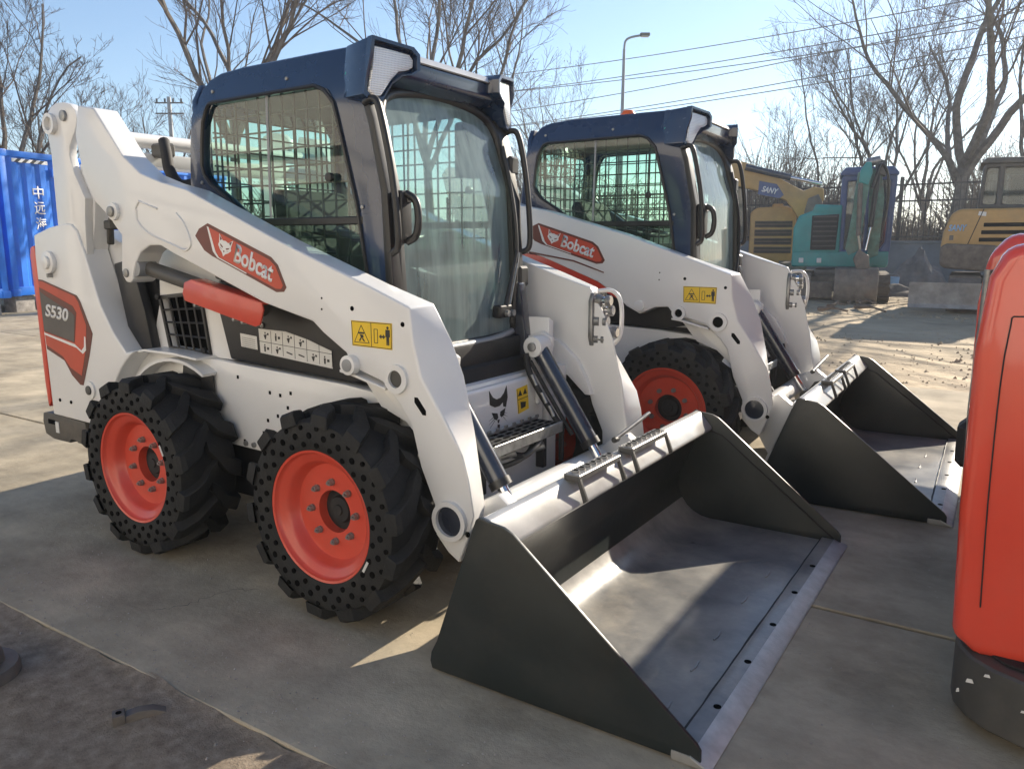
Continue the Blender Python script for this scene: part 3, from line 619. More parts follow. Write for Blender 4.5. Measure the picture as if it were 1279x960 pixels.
        cyl_y('lower_boss', 1.512, .396, s * .655, s * .676, .066, W, arm, 28, .05); cyl_y('lower_bore', 1.512, .396, s * .656, s * .664, .051, 'cyl', arm, 24)
        for x, z, r in [(1.11, 1.058, .0085), (.969, 1.087, .004), (.967, 1.049, .004), (1.329, 1.017, .0085), (1.578, .363, .010)]: cyl_y('bolt_hole', x, z, s * .659, s * .6615, r, 'hole_dark', arm, 10)
        plate('slot', [(1.372, .785), (1.385, .785), (1.418, .745), (1.418, .730), (1.405, .730), (1.372, .768)], s * .659, s * .6615, 'hole_dark', arm, bevel=0)
        if not second:
            cyl_y('bolt_boss', -.225, 1.40, s * .658, s * .675, .036, W, arm, 20, bevel=.004); cyl_y('bolt_head', -.228, 1.40, s * .674, s * .685, .022, 'galv', arm, 12)
            cyl_y('bolt_head', -.18, 1.148, s * .658, s * .668, .018, 'galv', arm, 12)
            st = curve([(-.075, s * .6605, 1.405), (-.07, s * .6605, 1.36), (.0, s * .6605, 1.31), (.16, s * .6605, 1.262), (.235, s * .6605, 1.245), (.268, s * .6605, 1.275), (.235, s * .6605, 1.345), (.19, s * .6605, 1.385)])
            tube('stamped_rib', st, .006, W, arm, 6); tube('stamped_rib', [(-.078, s * .6605, 1.41), (-.05, s * .6605, 1.437), (.07, s * .6605, 1.405)], .005, W, arm, 6)
        gus = plate('arm_gusset', [(1.065, .845), (1.10, .86), (1.23, .835), (1.32, .76), (1.37, .68), (1.40, .60), (1.37, .60), (1.28, .68), (1.17, .72)], s * .60, s * .52, W, arm, bevel=.006)
        plate('gusset_flange', [(1.045, .838), (1.09, .832), (1.25, .795), (1.25, .803), (1.09, .842), (1.045, .848)], s * .665, s * .56, W, arm, bevel=.002)
        if s < 0:
            brand_decal(arm, -.6605, (.555, 1.225) if not second else (.40, 1.245), rad(-19.5 if not second else -17))
            warn_sticker(arm, -.6605)
        # lift cylinder
        if not second:
            cy = tube('lift_cylinder', [(-.10, s * .60, 1.165), (.60, s * .60, 1.03)], .031, 'dark_grey', root, 16)
            cyl_y('cylinder_eye', -.125, 1.168, s * .57, s * .655, .034, 'pole_grey', cy, 18)
            plate('cylinder_guard', [(.18, 1.075), (.195, 1.118), (.235, 1.13), (.648, 1.055), (.655, 1.03), (.632, .975), (.605, .967), (.19, 1.047)], s * .652, s * .645, 'red', cy, bevel=.002)
            plate('cylinder_guard_top', [(.195, 1.116), (.235, 1.132), (.648, 1.057), (.648, 1.049), (.235, 1.122)], s * .648, s * .58, 'red', cy, bevel=.002)
            for x, z in ((.24, 1.03), (.47, .985), (.52, .978)): cyl_y('guard_bolt', x, z, s * .62, s * .645, .008, 'galv', cy, 8)
        else:
            plate('arm_guard', [(.10, 1.19), (.45, 1.135), (.66, 1.06), (.76, 1.0), (.80, .93), (.78, .91), (.66, .965), (.45, 1.03), (.10, 1.11)], s * .652, s * .60, 'red', root, bevel=.008)
            plate('guard_trim', [(.10, 1.205), (.45, 1.148), (.64, 1.085), (.64, 1.078), (.45, 1.139), (.10, 1.196)], s * .664, s * .655, 'decal_maroon', root, bevel=.001)
        # tilt cylinder
        y = s * .345
        tc_ = tube('tilt_cylinder', [(1.240, y, .810), (1.490, y, .437)], .038, 'cyl', root, 20)
        tube('gland', [(1.484, y, .446), (1.500, y, .422)], .042, 'black', tc_, 20); tube('rod', [(1.49, y, .437), (1.565, y, .325)], .021, 'chrome', tc_, 16)
        cyl_y('eye', 1.226, .83, y - .045, y + .045, .046, W, tc_, 20, bevel=.005); cyl_y('eye_bolt', 1.226, .83, y - .055, y + .055, .020, 'galv', tc_, 10)
        cyl_y('rod_eye', 1.575, .31, y - .03, y + .03, .035, 'dark_grey', tc_, 16)
        tube('hydraulic_line', curve([(1.20, y - .055, .80), (1.23, y - .07, .72), (1.30, y - .065, .61), (1.39, y - .06, .49)]), .014, 'matte_black', tc_, 8)
        tube('hydraulic_line', curve([(1.22, y - .05, .77), (1.30, y - .052, .655), (1.43, y - .05, .47)]), .009, 'matte_black', tc_, 8)
        for a in (.25, .52, .72): p_ = Vector((1.21, y - .07, .76)).lerp(Vector((1.39, y - .06, .49)), a); tube('hose_clip', [p_ + Vector((-.012, -.006, .022)), p_ + Vector((.012, -.006, -.022))], .009, 'galv', tc_, 8)
        for x0, x1, a in ((1.16, 1.26, 0),): plate('cylinder_bracket', [(1.13, .66), (1.13, .86), (1.22, .89), (1.27, .86), (1.26, .78), (1.20, .64)], y + .052, y + .075, W, root, bevel=.006)
    # tail
    tg = box('tailgate', -1.03, -.93, -.50, .50, .46, 1.28, W, root, .03, 3)
    for s in (-1, 1):
        plate('tail_trim', [(-1.056, 1.21), (-1.045, 1.25), (-1.01, 1.26), (-.998, 1.2), (-1.0, .50), (-1.03, .47), (-1.04, .6), (-1.045, .95)], s * .615, s * .50, 'red', root, bevel=.008)
    bp_ = plate('rear_bumper', [(-1.11, .39), (-1.10, .432), (-1.06, .44), (-.72, .428), (-.70, .36), (-.76, .315), (-.80, .315), (-.81, .325), (-.86, .325), (-.87, .306), (-1.02, .306), (-1.095, .325)], -.61, .61, 'bumper_grey', root, bevel=.012)
    boxes('tie_down_slot', [(-1.06, -.985, -.612, -.60, .378, .41)], 'hole_dark', bp_, .01); boxes('bumper_tag', [(-.985, -.955, -.6135, -.609, .345, .40)], 'paper', bp_)
    box('engine_hood', -.95, -.10, -.40, .40, 1.15, 1.33, W, root, .04, 3)
    if not second:
        # model decal on the near upright
        y = -.621; o = (0, y, 0); X, Z = (1, 0, 0), (0, 0, 1)
        md = flat('model_decal', [[(-.985, 1.10), (-.95, 1.098), (-.66, 1.035), (-.635, 1.01), (-.556, .865), (-.60, .76), (-.675, .615), (-.70, .615), (-.765, .655), (-.82, .72), (-.97, .765)]], o, X, Z, 'decal_maroon', root)
        flat('decal_field', [[(-.982, 1.092), (-.95, 1.09), (-.675, 1.03), (-.65, 1.005), (-.60, .90), (-.62, .80), (-.68, .66), (-.77, .69), (-.83, .74), (-.972, .785)]], o, X, Z, 'decal_red', md, .0013, .0005)
        flat('decal_panel', [[(-.982, 1.062), (-.94, 1.052), (-.70, .985), (-.672, .955), (-.712, .812), (-.976, .850)]], o, X, Z, 'decal_maroon', md, .002, .0005)
        flat('decal_panel_inner', [[(-.982, 1.045), (-.92, 1.02), (-.715, .955), (-.688, .94), (-.716, .818), (-.976, .855)]], o, X, Z, 'decal_grey', md, .0026, .0005)
        flat('decal_streak', [[(-.978, .845), (-.712, .806), (-.66, .78), (-.635, .80), (-.625, .85), (-.615, .845), (-.62, .785), (-.65, .765), (-.70, .79), (-.978, .835)]], o, X, Z, 'decal_white', md, .002, .0005)
        text('lettering', 'S530', .205, .062, (-.948, y, .925), (1, 0, -.085), (.085, 0, 1), 'decal_white', md, .03, .18, .0033, .0006)
        tube('cross_tube', [(-.33, -.56, 1.712), (-.33, .56, 1.712)], .032, W, root, 20)
        tube('arm_hose', curve([(-.24, -.40, 1.71), (-.20, -.42, 1.655), (-.17, -.43, 1.58), (-.12, -.42, 1.52), (-.06, -.38, 1.53), (-.05, -.34, 1.60), (-.12, -.33, 1.66)]), .024, 'matte_black', root, 10)
        boxes('hose_bracket', [(-.30, -.2, -.43, -.37, 1.64, 1.70)], 'dark_grey', root, .01)
        box('arm_bridge', -.45, -.30, -.56, .56, 1.60, 1.66, W, root, .012)
    # ---- front of the machine
    fp = plate('front_plate', [(-.40, .47), (-.40, .66), (-.36, .705), (.36, .705), (.40, .66), (.40, .47)], 1.19, 1.225, W, root, 'yz', bevel=.014, seg=3)
    flat('cat_emblem', CATDARK, (1.2255, .04, .612), (0, .135, 0), (0, 0, .155), 'decal_black', fp)
    st_ = flat('warning_sticker', [[(.175, .665), (.262, .672), (.275, .565), (.19, .555)]], (1.2255, 0, 0), (0, 1, 0), (0, 0, 1), 'yellow', fp)
    flat('sticker_print', [[(.183, .618), (.266, .622), (.266, .619), (.183, .615)], [(.186, .632), (.203, .658), (.220, .632)], [(.226, .634), (.242, .660), (.258, .634)], [(.205, .605), (.25, .60), (.246, .578), (.212, .574)], [(.177, .663), (.18, .663), (.194, .557), (.191, .557)]], (1.2255, 0, 0), (0, 1, 0), (0, 0, 1), 'decal_black', st_, .0013, .0005)
    boxes('plate_latch', [(1.225, 1.245, .325, .365, .575, .645)], W, fp, .006)
    box('front_cowl', 1.05, 1.19, -.42, .42, .46, .72, W, root, .02)
    plate('cowl_side', [(-.46, .40), (-.46, .93), (-.42, .95), (-.42, .40)], .98, 1.24, W, root, 'yz', bevel=.006); plate('cowl_side', [(.46, .40), (.46, .93), (.42, .95), (.42, .40)], .98, 1.24, W, root, 'yz', bevel=.006)
    box('belly_plate', 1.0, 1.30, -.40, .40, .20, .46, W, root, .03)
    ct = tube('cross_member', [(1.475, -.55, .335), (1.475, .55, .335)], .05, W, root, 20)
    plate('quick_attach', [(1.555, .05), (1.545, .10), (1.675, .43), (1.71, .415), (1.61, .12)], -.52, .52, W, root, bevel=.008)
    for s in (-1, 1):
        plate('attach_lug', [(1.45, .36), (1.46, .30), (1.56, .13), (1.64, .20), (1.68, .40), (1.60, .46), (1.52, .42)], s * .52, s * .46, W, root, bevel=.008)
        if s > 0: tube('attach_lever', [(1.60, .36, .46), (1.64, .62, .53)], .009, 'galv', root, 8); cyl_y('lever_pivot', 1.60, .458, .35, .39, .013, 'dark_grey', root, 12)
    sp_ = boxes('step', [(1.285, 1.40, -.255, .255, .522, .530)], 'dark_grey', root, .002)
    hb = [(1.29 + .03 * i, 1.302 + .03 * i, -.25 + .0625 * j + .01, -.25 + .0625 * j + .048, .5295, .5325) for i in range(4) for j in range(8)]
    tag(boxes('tread_holes', hb, 'hole_dark', sp_), None, kind='stuff')
    boxes('step_lip', [(1.40, 1.408, -.255, .255, .49, .535), (1.279, 1.286, -.255, .255, .49, .54)], 'galv', sp_, .002)
    for j in range(9): boxes('tread_tooth', [(1.283, 1.29, -.245 + .06 * j, -.225 + .06 * j, .538, .55)], 'galv', sp_)
    [boxes('step_bracket', [q], 'black', sp_, .004) for q in ((1.30, 1.34, -.24, -.21, .33, .522), (1.30, 1.34, .21, .24, .33, .522), (1.385, 1.405, .2565, .275, .36, .535))]
    tube('step_hose', curve([(1.25, -.2, .42), (1.33, -.12, .47), (1.38, 0, .44), (1.36, .12, .48), (1.28, .2, .42)]), .014, 'matte_black', sp_, 8)
    tube('step_hose', curve([(1.25, -.12, .38), (1.36, -.05, .42), (1.40, .06, .47), (1.36, .15, .50)]), .011, 'dark_grey', sp_, 8)
    for i, (yy, zz) in enumerate(((-.1, .45), (.03, .47), (.12, .43))): tube('fitting', [(1.33, yy, zz), (1.38, yy + .03, zz + .02)], .016, 'galv', sp_, 8)
    # couplers on the far arm
    cb = plate('coupler_block', [(.545, .82), (.53, .86), (.53, 1.02), (.55, 1.055), (.60, 1.05), (.625, 1.0), (.625, .88), (.60, .83)], 1.375, 1.395, 'galv', root, 'yz', bevel=.004)
    for k, (yy, zz, r, l) in enumerate(((.575, 1.02, .027, .07), (.610, .975, .026, .065), (.570, .93, .028, .06), (.605, .88, .028, .09), (.565, .85, .022, .05))):
        c = tube('coupler', [(1.395, yy, zz), (1.395 + l * .4, yy, zz)], r, 'galv', cb, 12); tube('coupler_tip', [(1.395 + l * .4, yy, zz), (1.395 + l, yy, zz)], r * .72, 'chrome', c, 12); tube('coupler_collar', [(1.395 + l * .7, yy, zz), (1.395 + l * .95, yy, zz)], r * .95, 'galv', c, 12)
    tube('coupler_guard', curve([(1.385, .60, 1.06), (1.44, .63, 1.062), (1.475, .645, 1.02), (1.485, .645, .93), (1.475, .64, .85), (1.44, .615, .815), (1.40, .58, .81)], 6), .010, W, cb, 10)
    flat('instruction_label', [[(.572, .74 - .022 * i), (.615, .745 - .022 * i), (.615, .742 - .022 * i), (.572, .737 - .022 * i)] for i in range(6)], (1.472, 0, 0), (0, 1, 0), (0, 0, 1), 'decal_grey', root)
    # ---- cab
    N = 'sky_tinted_black'
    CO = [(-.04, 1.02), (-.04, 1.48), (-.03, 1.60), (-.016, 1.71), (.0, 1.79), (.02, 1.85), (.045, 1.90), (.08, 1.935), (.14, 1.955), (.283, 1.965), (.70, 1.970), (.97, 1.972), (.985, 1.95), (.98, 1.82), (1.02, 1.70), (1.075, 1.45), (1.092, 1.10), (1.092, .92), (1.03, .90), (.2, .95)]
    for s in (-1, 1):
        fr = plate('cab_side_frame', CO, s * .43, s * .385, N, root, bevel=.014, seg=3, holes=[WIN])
        lean = lambda z: max(0, z - 1.80) * .34
        for vt in fr.data.vertices: vt.co.y -= s * lean(vt.co.z)
        # black rubber-edged window frame just inside the opening
        tube('window_seal', [(x, s * .432, z) for x, z in WIN] + [(WIN[0][0], s * .432, WIN[0][1])], .008, 'black', fr, 6)
        plate('window_border', inset(WIN, -.075), s * .434, s * .431, 'black', fr, bevel=0, holes=[WIN]) if False else None
        win = raw('side_window', [(x, s * .417, z) for x, z in WIN], [tuple(range(len(WIN)))], 'cab_glass', root, 0)
        boxes('window_divider', [(.345, .955, min(s * .42, s * .432), max(s * .42, s * .432), 1.338, 1.368)], 'black', win, .004)
        tube('pane_edge', [(.45, s * .417, 1.37), (.46, s * .417, 1.83)], .006, 'pole_grey', win, 6)
        cyl_y('window_latch', .80, 1.51, s * .425, s * .445, .017, 'black', win, 14)
        screen('window_screen', inset(WIN, .03), s * .395, 'xz', root)
        for x, z in ((.12, 1.88), (.56, 1.885), (.955, 1.40), (.05, 1.52)): cyl_y('cab_bolt', x, z, s * (.42 - lean(z)), s * (.436 - lean(z)), .008, 'galv', fr, 8)
        plate('front_post', [(.99, 1.80), (1.025, 1.70), (1.08, 1.45), (1.098, 1.10), (1.098, .90), (1.06, .90), (1.06, 1.10), (1.048, 1.45), (1.0, 1.68), (.96, 1.80)], s * .437, s * .36, 'black', root, bevel=.008)
        # lamp on the roof corner
        nrm = Vector((.965, s * .26, 0)).normalized(); ux = Vector((0, 0, 1)).cross(nrm); uz = Vector((0, 0, 1)); oc = Vector((1.012, s * .352, 1.878))
        k = 1 if s > 0 else -1
        lens = [(.07, .068), (-.085, .058), (-.102, .04), (-.100, .012), (-.075, -.002), (-.035, -.012), (.0, -.045), (.045, -.105), (.075, -.112), (.098, -.092), (.085, -.04), (.078, .01)]
        lens = [(a * k, b) for a, b in lens]; lens = lens if s > 0 else lens[::-1]
        hous = [(.082, .092), (-.09, .078), (-.116, .056), (-.116, .004), (-.085, -.016), (-.04, -.026), (-.008, -.055), (.035, -.116), (.078, -.128), (.112, -.10), (.100, -.04), (.092, .03)]
        hous = [(a * k, b) for a, b in hous]; hous = hous if s > 0 else hous[::-1]
        def loft(name, p0, p1, m, par, cap0=True):
            n = len(p0); f = [(i, (i + 1) % n, n + (i + 1) % n, n + i) for i in range(n)] + [tuple(range(n, 2 * n))]
            if cap0: f.append(tuple(range(n))[::-1])
            bm = bmesh.new(); me = bpy.data.meshes.new('t'); me.from_pydata([tuple(p) for p in p0 + p1], [], f); bm.from_mesh(me); bpy.data.meshes.remove(me); bmesh.ops.recalc_face_normals(bm, faces=bm.faces[:]); bev(bm, .008, 2, 40)
            return from_bm(name, bm, m, par)
        F = lambda a, b, d: oc + ux * a + uz * b + nrm * d
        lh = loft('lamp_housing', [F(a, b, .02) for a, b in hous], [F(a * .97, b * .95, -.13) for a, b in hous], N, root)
        # hood lip around the lens
        n = len(hous); v = []
        for i in range(n):
            a, b = hous[i]; la, lb = [c * 1.06 for c in lens[i % len(lens)]]
            v += [F(a, b, .018), F(a, b, .05 if b > -.03 else .03), F(a * .88, b * .86, .05 if b > -.03 else .03), F(a * .86, b * .84, .018)]
        f = []
        for i in range(n):
            for j in range(3): f.append((i * 4 + j, ((i + 1) % n) * 4 + j, ((i + 1) % n) * 4 + j + 1, i * 4 + j + 1))
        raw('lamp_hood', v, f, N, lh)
        loft('lens', [F(a, b, .021) for a, b in lens], [F(a * .93, b * .93, .036) for a, b in lens], 'lens', lh)
        boxes('lens_divider', [], 'galv', lh) if False else None
        [cyl_y('seal_disc', x, 1.865, s * .395, s * .4135, .0115, 'green_seal', fr, 14) for x in (.885, .912)]
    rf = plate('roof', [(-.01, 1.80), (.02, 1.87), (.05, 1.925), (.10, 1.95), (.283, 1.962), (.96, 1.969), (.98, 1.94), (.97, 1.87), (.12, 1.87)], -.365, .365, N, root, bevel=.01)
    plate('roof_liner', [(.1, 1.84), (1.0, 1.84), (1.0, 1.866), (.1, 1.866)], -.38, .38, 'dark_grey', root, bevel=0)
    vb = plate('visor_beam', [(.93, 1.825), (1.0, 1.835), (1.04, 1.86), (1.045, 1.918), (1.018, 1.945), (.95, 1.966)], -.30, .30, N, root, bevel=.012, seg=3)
    plate('visor_lit_strip', [(1.028, 1.942), (1.049, 1.917), (1.054, 1.921), (1.032, 1.947), (.97, 1.969), (.97, 1.964)], -.26, .26, 'rail_paint', vb, bevel=0)  # pale strip puts the beam's lit top edge into the colour
    RW = [(-.355, 1.22), (-.355, 1.78), (-.32, 1.825), (.32, 1.825), (.355, 1.78), (.355, 1.22)]
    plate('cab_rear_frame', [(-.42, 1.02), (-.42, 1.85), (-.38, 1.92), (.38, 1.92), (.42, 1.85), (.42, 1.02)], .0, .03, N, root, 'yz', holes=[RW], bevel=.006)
    raw('rear_window', [(.014, y, z) for y, z in RW], [tuple(range(len(RW)))], 'cab_glass', root, 0); screen('rear_screen', RW, .035, 'yz', root)
    box('cab_floor', .05, 1.08, -.40, .40, .78, .84, 'matte_black', root, .01)
    se = box('seat', .30, .78, -.25, .25, 1.0, 1.12, 'fabric', root, .05, 4); plate('seat_back', [(.26, 1.08), (.21, 1.30), (.19, 1.46), (.205, 1.50), (.25, 1.50), (.275, 1.46), (.33, 1.30), (.40, 1.12)], -.20, .20, 'fabric', se, bevel=.04, seg=4)
    box('seat_base', .30, .75, -.22, .22, .84, 1.0, 'matte_black', se, .02)
    for s in (-1, 1):
        a = box('armrest', .35, .72, s * .33 - .05, s * .33 + .05, 1.16, 1.24, 'black', se, .03, 3)
        tube('joystick', [(.74, s * .33, 1.20), (.76, s * .33, 1.32)], [.022, .028], 'black', a, 10); tube('lap_bar', curve([(.30, s * .29, 1.35), (.50, s * .30, 1.33), (.66, s * .26, 1.30), (.70, s * .1, 1.29), (.70, 0, 1.29)], 5), .014, 'black', se, 8)
    box('instrument_panel', .86, .98, .24, .37, 1.55, 1.78, 'black', root, .02, 3)
    # door
    gx = lambda z: 1.072 - .05 * max(0, z - 1.1) - .24 * max(0, z - 1.5)
    gl = [(-.34, .87), (-.375, .93), (-.385, 1.10), (-.385, 1.45), (-.375, 1.68), (-.35, 1.76), (-.30, 1.80), (-.20, 1.825), (0, 1.838), (.20, 1.825), (.30, 1.80), (.35, 1.76), (.375, 1.68), (.385, 1.45), (.385, 1.10), (.375, .93), (.34, .87)]
    def subdiv(p): return p
    # glass as horizontal strips following the lean of the door
    zs = [.87, .93, 1.10, 1.28, 1.45, 1.50, 1.59, 1.68, 1.76, 1.80, 1.825, 1.838]
    hw = [.34, .375, .385, .385, .385, .383, .38, .375, .35, .30, .20, .03]
    v = []
    for z, h in zip(zs, hw):
        for j in range(9): yy = -h + 2 * h * j / 8; v.append((gx(z) + .012 * (1 - (yy / .385) ** 2), yy, z))
    f = [(i * 9 + j, i * 9 + j + 1, i * 9 + j + 10, i * 9 + j + 9) for i in range(len(zs) - 1) for j in range(8)]
    dr = bpy.data.objects.new('door', None); col.objects.link(dr); dr.parent = root; dr.empty_display_size = .1
    raw('door_glass', v, f, 'door_glass', dr, 60)
    loop = [(gx(z) + .004, y, z) for y, z in gl]
    tube('door_frame', curve(loop + [loop[0]], 3), .022, 'black', dr, 8)
    tube('door_sill', curve([(1.082, -.36, .885), (1.096, -.2, .868), (1.10, 0, .865), (1.096, .2, .868), (1.082, .36, .885)], 4), .016, 'pole_grey', dr, 8)
    hb_ = box('handle_bracket', 1.075, 1.125, -.415, -.355, 1.27, 1.455, 'black', dr, .012, 3); tube('door_handle', curve([(1.12, -.385, 1.445), (1.155, -.375, 1.42), (1.165, -.372, 1.36), (1.155, -.375, 1.30), (1.12, -.385, 1.275)], 5), .014, 'black', hb_, 10)
    cb_ = tube('handle_lock', [(1.12, -.37, 1.425), (1.14, -.365, 1.43)], .014, 'chrome', hb_, 12)
    tube('grab_rail', curve([(.985, -.435, 1.755), (1.03, -.44, 1.765), (1.06, -.44, 1.72), (1.105, -.435, 1.50), (1.12, -.43, 1.28), (1.09, -.43, 1.235)], 5), .013, 'black', dr, 10)
    tube('far_grab_rail', curve([(.985, .435, 1.74), (1.03, .44, 1.755), (1.06, .45, 1.73), (1.085, .46, 1.60), (1.105, .465, 1.42), (1.11, .465, 1.27), (1.09, .45, 1.235), (1.065, .43, 1.24)], 5), .013, 'black', root, 10)
    [boxes('door_hinge', [q], 'black', dr, .01) for q in ((.985, 1.055, .40, .465, 1.565, 1.645), (1.045, 1.105, .40, .47, 1.08, 1.17))]
    wp = box('wiper_motor', 1.085, 1.13, .20, .30, .955, 1.01, 'black', dr, .012, 3)
    wa = tube('wiper_arm', [(1.12, .25, .985), (1.11, .36, 1.24)], [.012, .007], 'black', wp, 8); tube('wiper_rod', [(1.115, .285, .98), (1.105, .385, 1.23)], .005, 'galv', wp, 6)
    tube('wiper_blade', curve([(1.095, .355, .98), (1.10, .37, 1.24), (1.083, .366, 1.45), (1.035, .355, 1.68)], 4), .011, 'black', wp, 6)
    for p_ in ((1.125, .245, .975), (1.125, .285, .975)): tube('pivot_cap', [p_, (p_[0] + .02, p_[1], p_[2])], .014, 'galv', wp, 10)
    plate('cab_base', [(-.42, .66), (-.42, .87), (.42, .87), (.42, .66)], 1.06, 1.12, 'black', root, 'yz', bevel=.02)
    plate('cab_base_side', [(1.0, .66), (1.06, .66), (1.16, .74), (1.14, .92), (1.115, 1.10), (1.0, 1.10)], .37, .425, 'cyl', root, bevel=.01); plate('cab_base_side', [(1.0, .66), (1.06, .66), (1.16, .74), (1.14, .92), (1.115, 1.10), (1.0, 1.10)], -.425, -.37, 'cyl', root, bevel=.01)
    if second:
        bk = lathe('beacon', [(.0, .06), (.03, .055), (.05, .03), (.055, 0), (.055, -.02), (0, -.02)], 'orange', root, 16, loc=(.50, -.05, 1.985), rot=(rad(90), 0, 0))
        boxes('roof_stud', [(.80, .82, -.2, -.18, 1.96, 2.0)], 'black', root)
    # ---- bucket
    bk = bpy.data.objects.new('bucket', None); col.objects.link(bk); bk.parent = root; bk.empty_display_size = .1
    Wb = .865; B = 'bucket_paint'
    SP = [(1.590, .006), (1.583, .03), (1.588, .06), (1.609, .10), (1.746, .482), (1.757, .510), (1.768, .519), (1.793, .512), (1.85, .505), (1.881, .491), (2.418, .062), (2.430, .045), (2.431, .012), (2.425, .006)]
    for s in (-1, 1): plate('side_plate', SP, s * Wb, s * (Wb - .012), B, bk, bevel=.003)
    prof = [(2.37, .014), (1.82, .014)] + arc(1.80, .149, .135, 270, 202, 8)[1:] + [(1.775, .40)]
    # shell: a continuous bent sheet
    pts = [(2.37, .014), (2.1, .014), (1.86, .014)] + [(1.86 + .16 * math.cos(rad(a)), .174 + .16 * math.sin(rad(a))) for a in (255, 240, 225, 210, 195, 180, 165, 158)] + [(1.765, .35), (1.80, .44)]
    v, f = [], []
    for off in (0, 1):
        for i, (x, z) in enumerate(pts):
            a = pts[max(0, i - 1)]; b = pts[min(len(pts) - 1, i + 1)]; d = Vector((b[0] - a[0], b[1] - a[1])).normalized(); nx, nz = d.y, -d.x
            for yy in (-(Wb - .0125), Wb - .0125): v.append((x - nx * .010 * off, yy, z - nz * .010 * off if off else z))
    q = len(pts)
    for i in range(q - 1): f += [(2 * i, 2 * i + 1, 2 * i + 3, 2 * i + 2), (2 * q + 2 * i, 2 * q + 2 * i + 2, 2 * q + 2 * i + 3, 2 * q + 2 * i + 1)]
    SPL = 6  # beyond this the dark paint also carries the back wall's shade
    fl_ = [c for c in f if max(c) % (2 * q) // 2 <= SPL]; wl_ = [c for c in f if max(c) % (2 * q) // 2 > SPL]
    raw('floor', v, fl_, 'bucket_floor', bk, 50); raw('back_wall', v, wl_, 'bucket_paint', bk, 50)
    plate('back_sheet', [(1.60, .02), (1.60, .09), (1.735, .46), (1.745, .46), (1.61, .09), (1.61, .02)], -(Wb - .013), Wb - .013, B, bk, bevel=0)
    plate('bottom_sheet', [(1.60, .0015), (1.60, .0035), (2.355, .0035), (2.355, .0015)], -(Wb - .013), Wb - .013, B, bk, bevel=0)
    plate('top_rail', [(1.745, .470), (1.757, .505), (1.775, .517), (1.795, .512), (1.848, .452), (1.852, .440), (1.842, .428), (1.825, .424), (1.79, .432)], -(Wb - .013), Wb - .013, 'rail_paint', bk, bevel=.006, seg=3)
    ce = plate('cutting_edge', [(2.355, .003), (2.355, .026), (2.405, .026), (2.452, .006), (2.452, .001), (2.36, .001)], -Wb - .003, Wb + .003, 'bucket_floor', bk, bevel=.002)
    plate('edge_lip', [(2.404, .0275), (2.452, .0075), (2.458, .001), (2.453, .0005), (2.41, .020)], -Wb - .005, Wb + .005, 'edge_steel', bk, bevel=.001)
    for yy in (-.623, -.343, -.062, .228, .51): plate('bolt_hole', circle(2.392, yy, .011, 12), .0262, .0275, 'hole_dark', ce, 'xy', bevel=0)
    tube('weld_seam', curve([(2.353 + rnd.uniform(-.002, .002), -.84 + .07 * i, .022) for i in range(25)], 2), .005, 'matte_black', bk, 5)
    for (x, y0) in ((2.27, -.72), (2.26, -.47), (2.255, -.25), (2.25, .06), (2.26, .33)): tube('weld_bead', [(x, y0, .016), (x + .004, y0 + .035, .0165), (x, y0 + .07, .0155)], .0032, 'bucket_floor', bk, 5)
    for s in (-1, 1): tube('side_weld', [(1.80, s * (Wb - .014), .44), (1.90, s * (Wb - .014), .415), (2.40, s * (Wb - .014), .03)], .004, 'matte_black', bk, 5)
    for k, (y0, y1) in enumerate(((-.41, -.105), (.0, .33))):
        stp = boxes('bucket_step', [(1.785, 1.842, y0, y1, .530, .536), (1.838, 1.844, y0, y1, .515, .5355), (1.784, 1.789, y0, y1, .515, .5355)], 'galv', bk, .002)
        for yy in (y0, y1 - .012): plate('step_leg', [(1.786, .531), (1.841, .531), (1.872, .455), (1.858, .445), (1.835, .512), (1.795, .512)], yy, yy + .012, 'dark_grey', stp, bevel=.001)
        for j in range(7):
            yj = y0 + .03 + j * (y1 - y0 - .06) / 6; tube('grip_ring', [(1.813, yj, .535), (1.813, yj, .543)], .013, 'galv', stp, 10)
            plate('grip_hole', circle(1.813, yj, .008, 10), .5432, .5445, 'hole_dark', stp, 'xy', bevel=0)
    if second:
        for s in (-1, 1): plate('bucket_ear', [(1.56, .30), (1.58, .22), (1.66, .16), (1.70, .42), (1.62, .40)], s * .36, s * .33, B, bk, bevel=.004)
L1 = thing('skid_steer_loader', 'white compact loader in front, S530 on its rear, dark cab and wide bucket', 'loader')
build_loader(L1)
L2 = thing('skid_steer_loader', 'second white compact loader parked behind, orange beacon on its roof', 'loader', (.2834, 2.1757, 0), .0292, scale=1.0206)
build_loader(L2, True)
# ------------------------------------------------------------------ background
def gp(u, v, z=0.): d = ray(u, v); t = (z - CAM.z) / d.z; return CAM + d * t
class Spot:                     # a place in the yard: local x to the right, y away, z up
    def __init__(s, u0, D, z0=0.):
        s.o = at(u0, D, z0); s.D = D; d = ray(u0, 301.6); s.a = math.atan2(d.y, d.x); s.rz = s.a - math.pi / 2; s.z0 = z0
    def X(s, u): d = ray(u, 301.6); return s.D * math.tan(s.a - math.atan2(d.y, d.x))
    def Z(s, v, u=None): return zat(s.u if u is None else u, v, s.D) - s.z0
    def P(s, *pts): return [(s.X(u), zat(u, v, s.D) - s.z0) for u, v in pts]

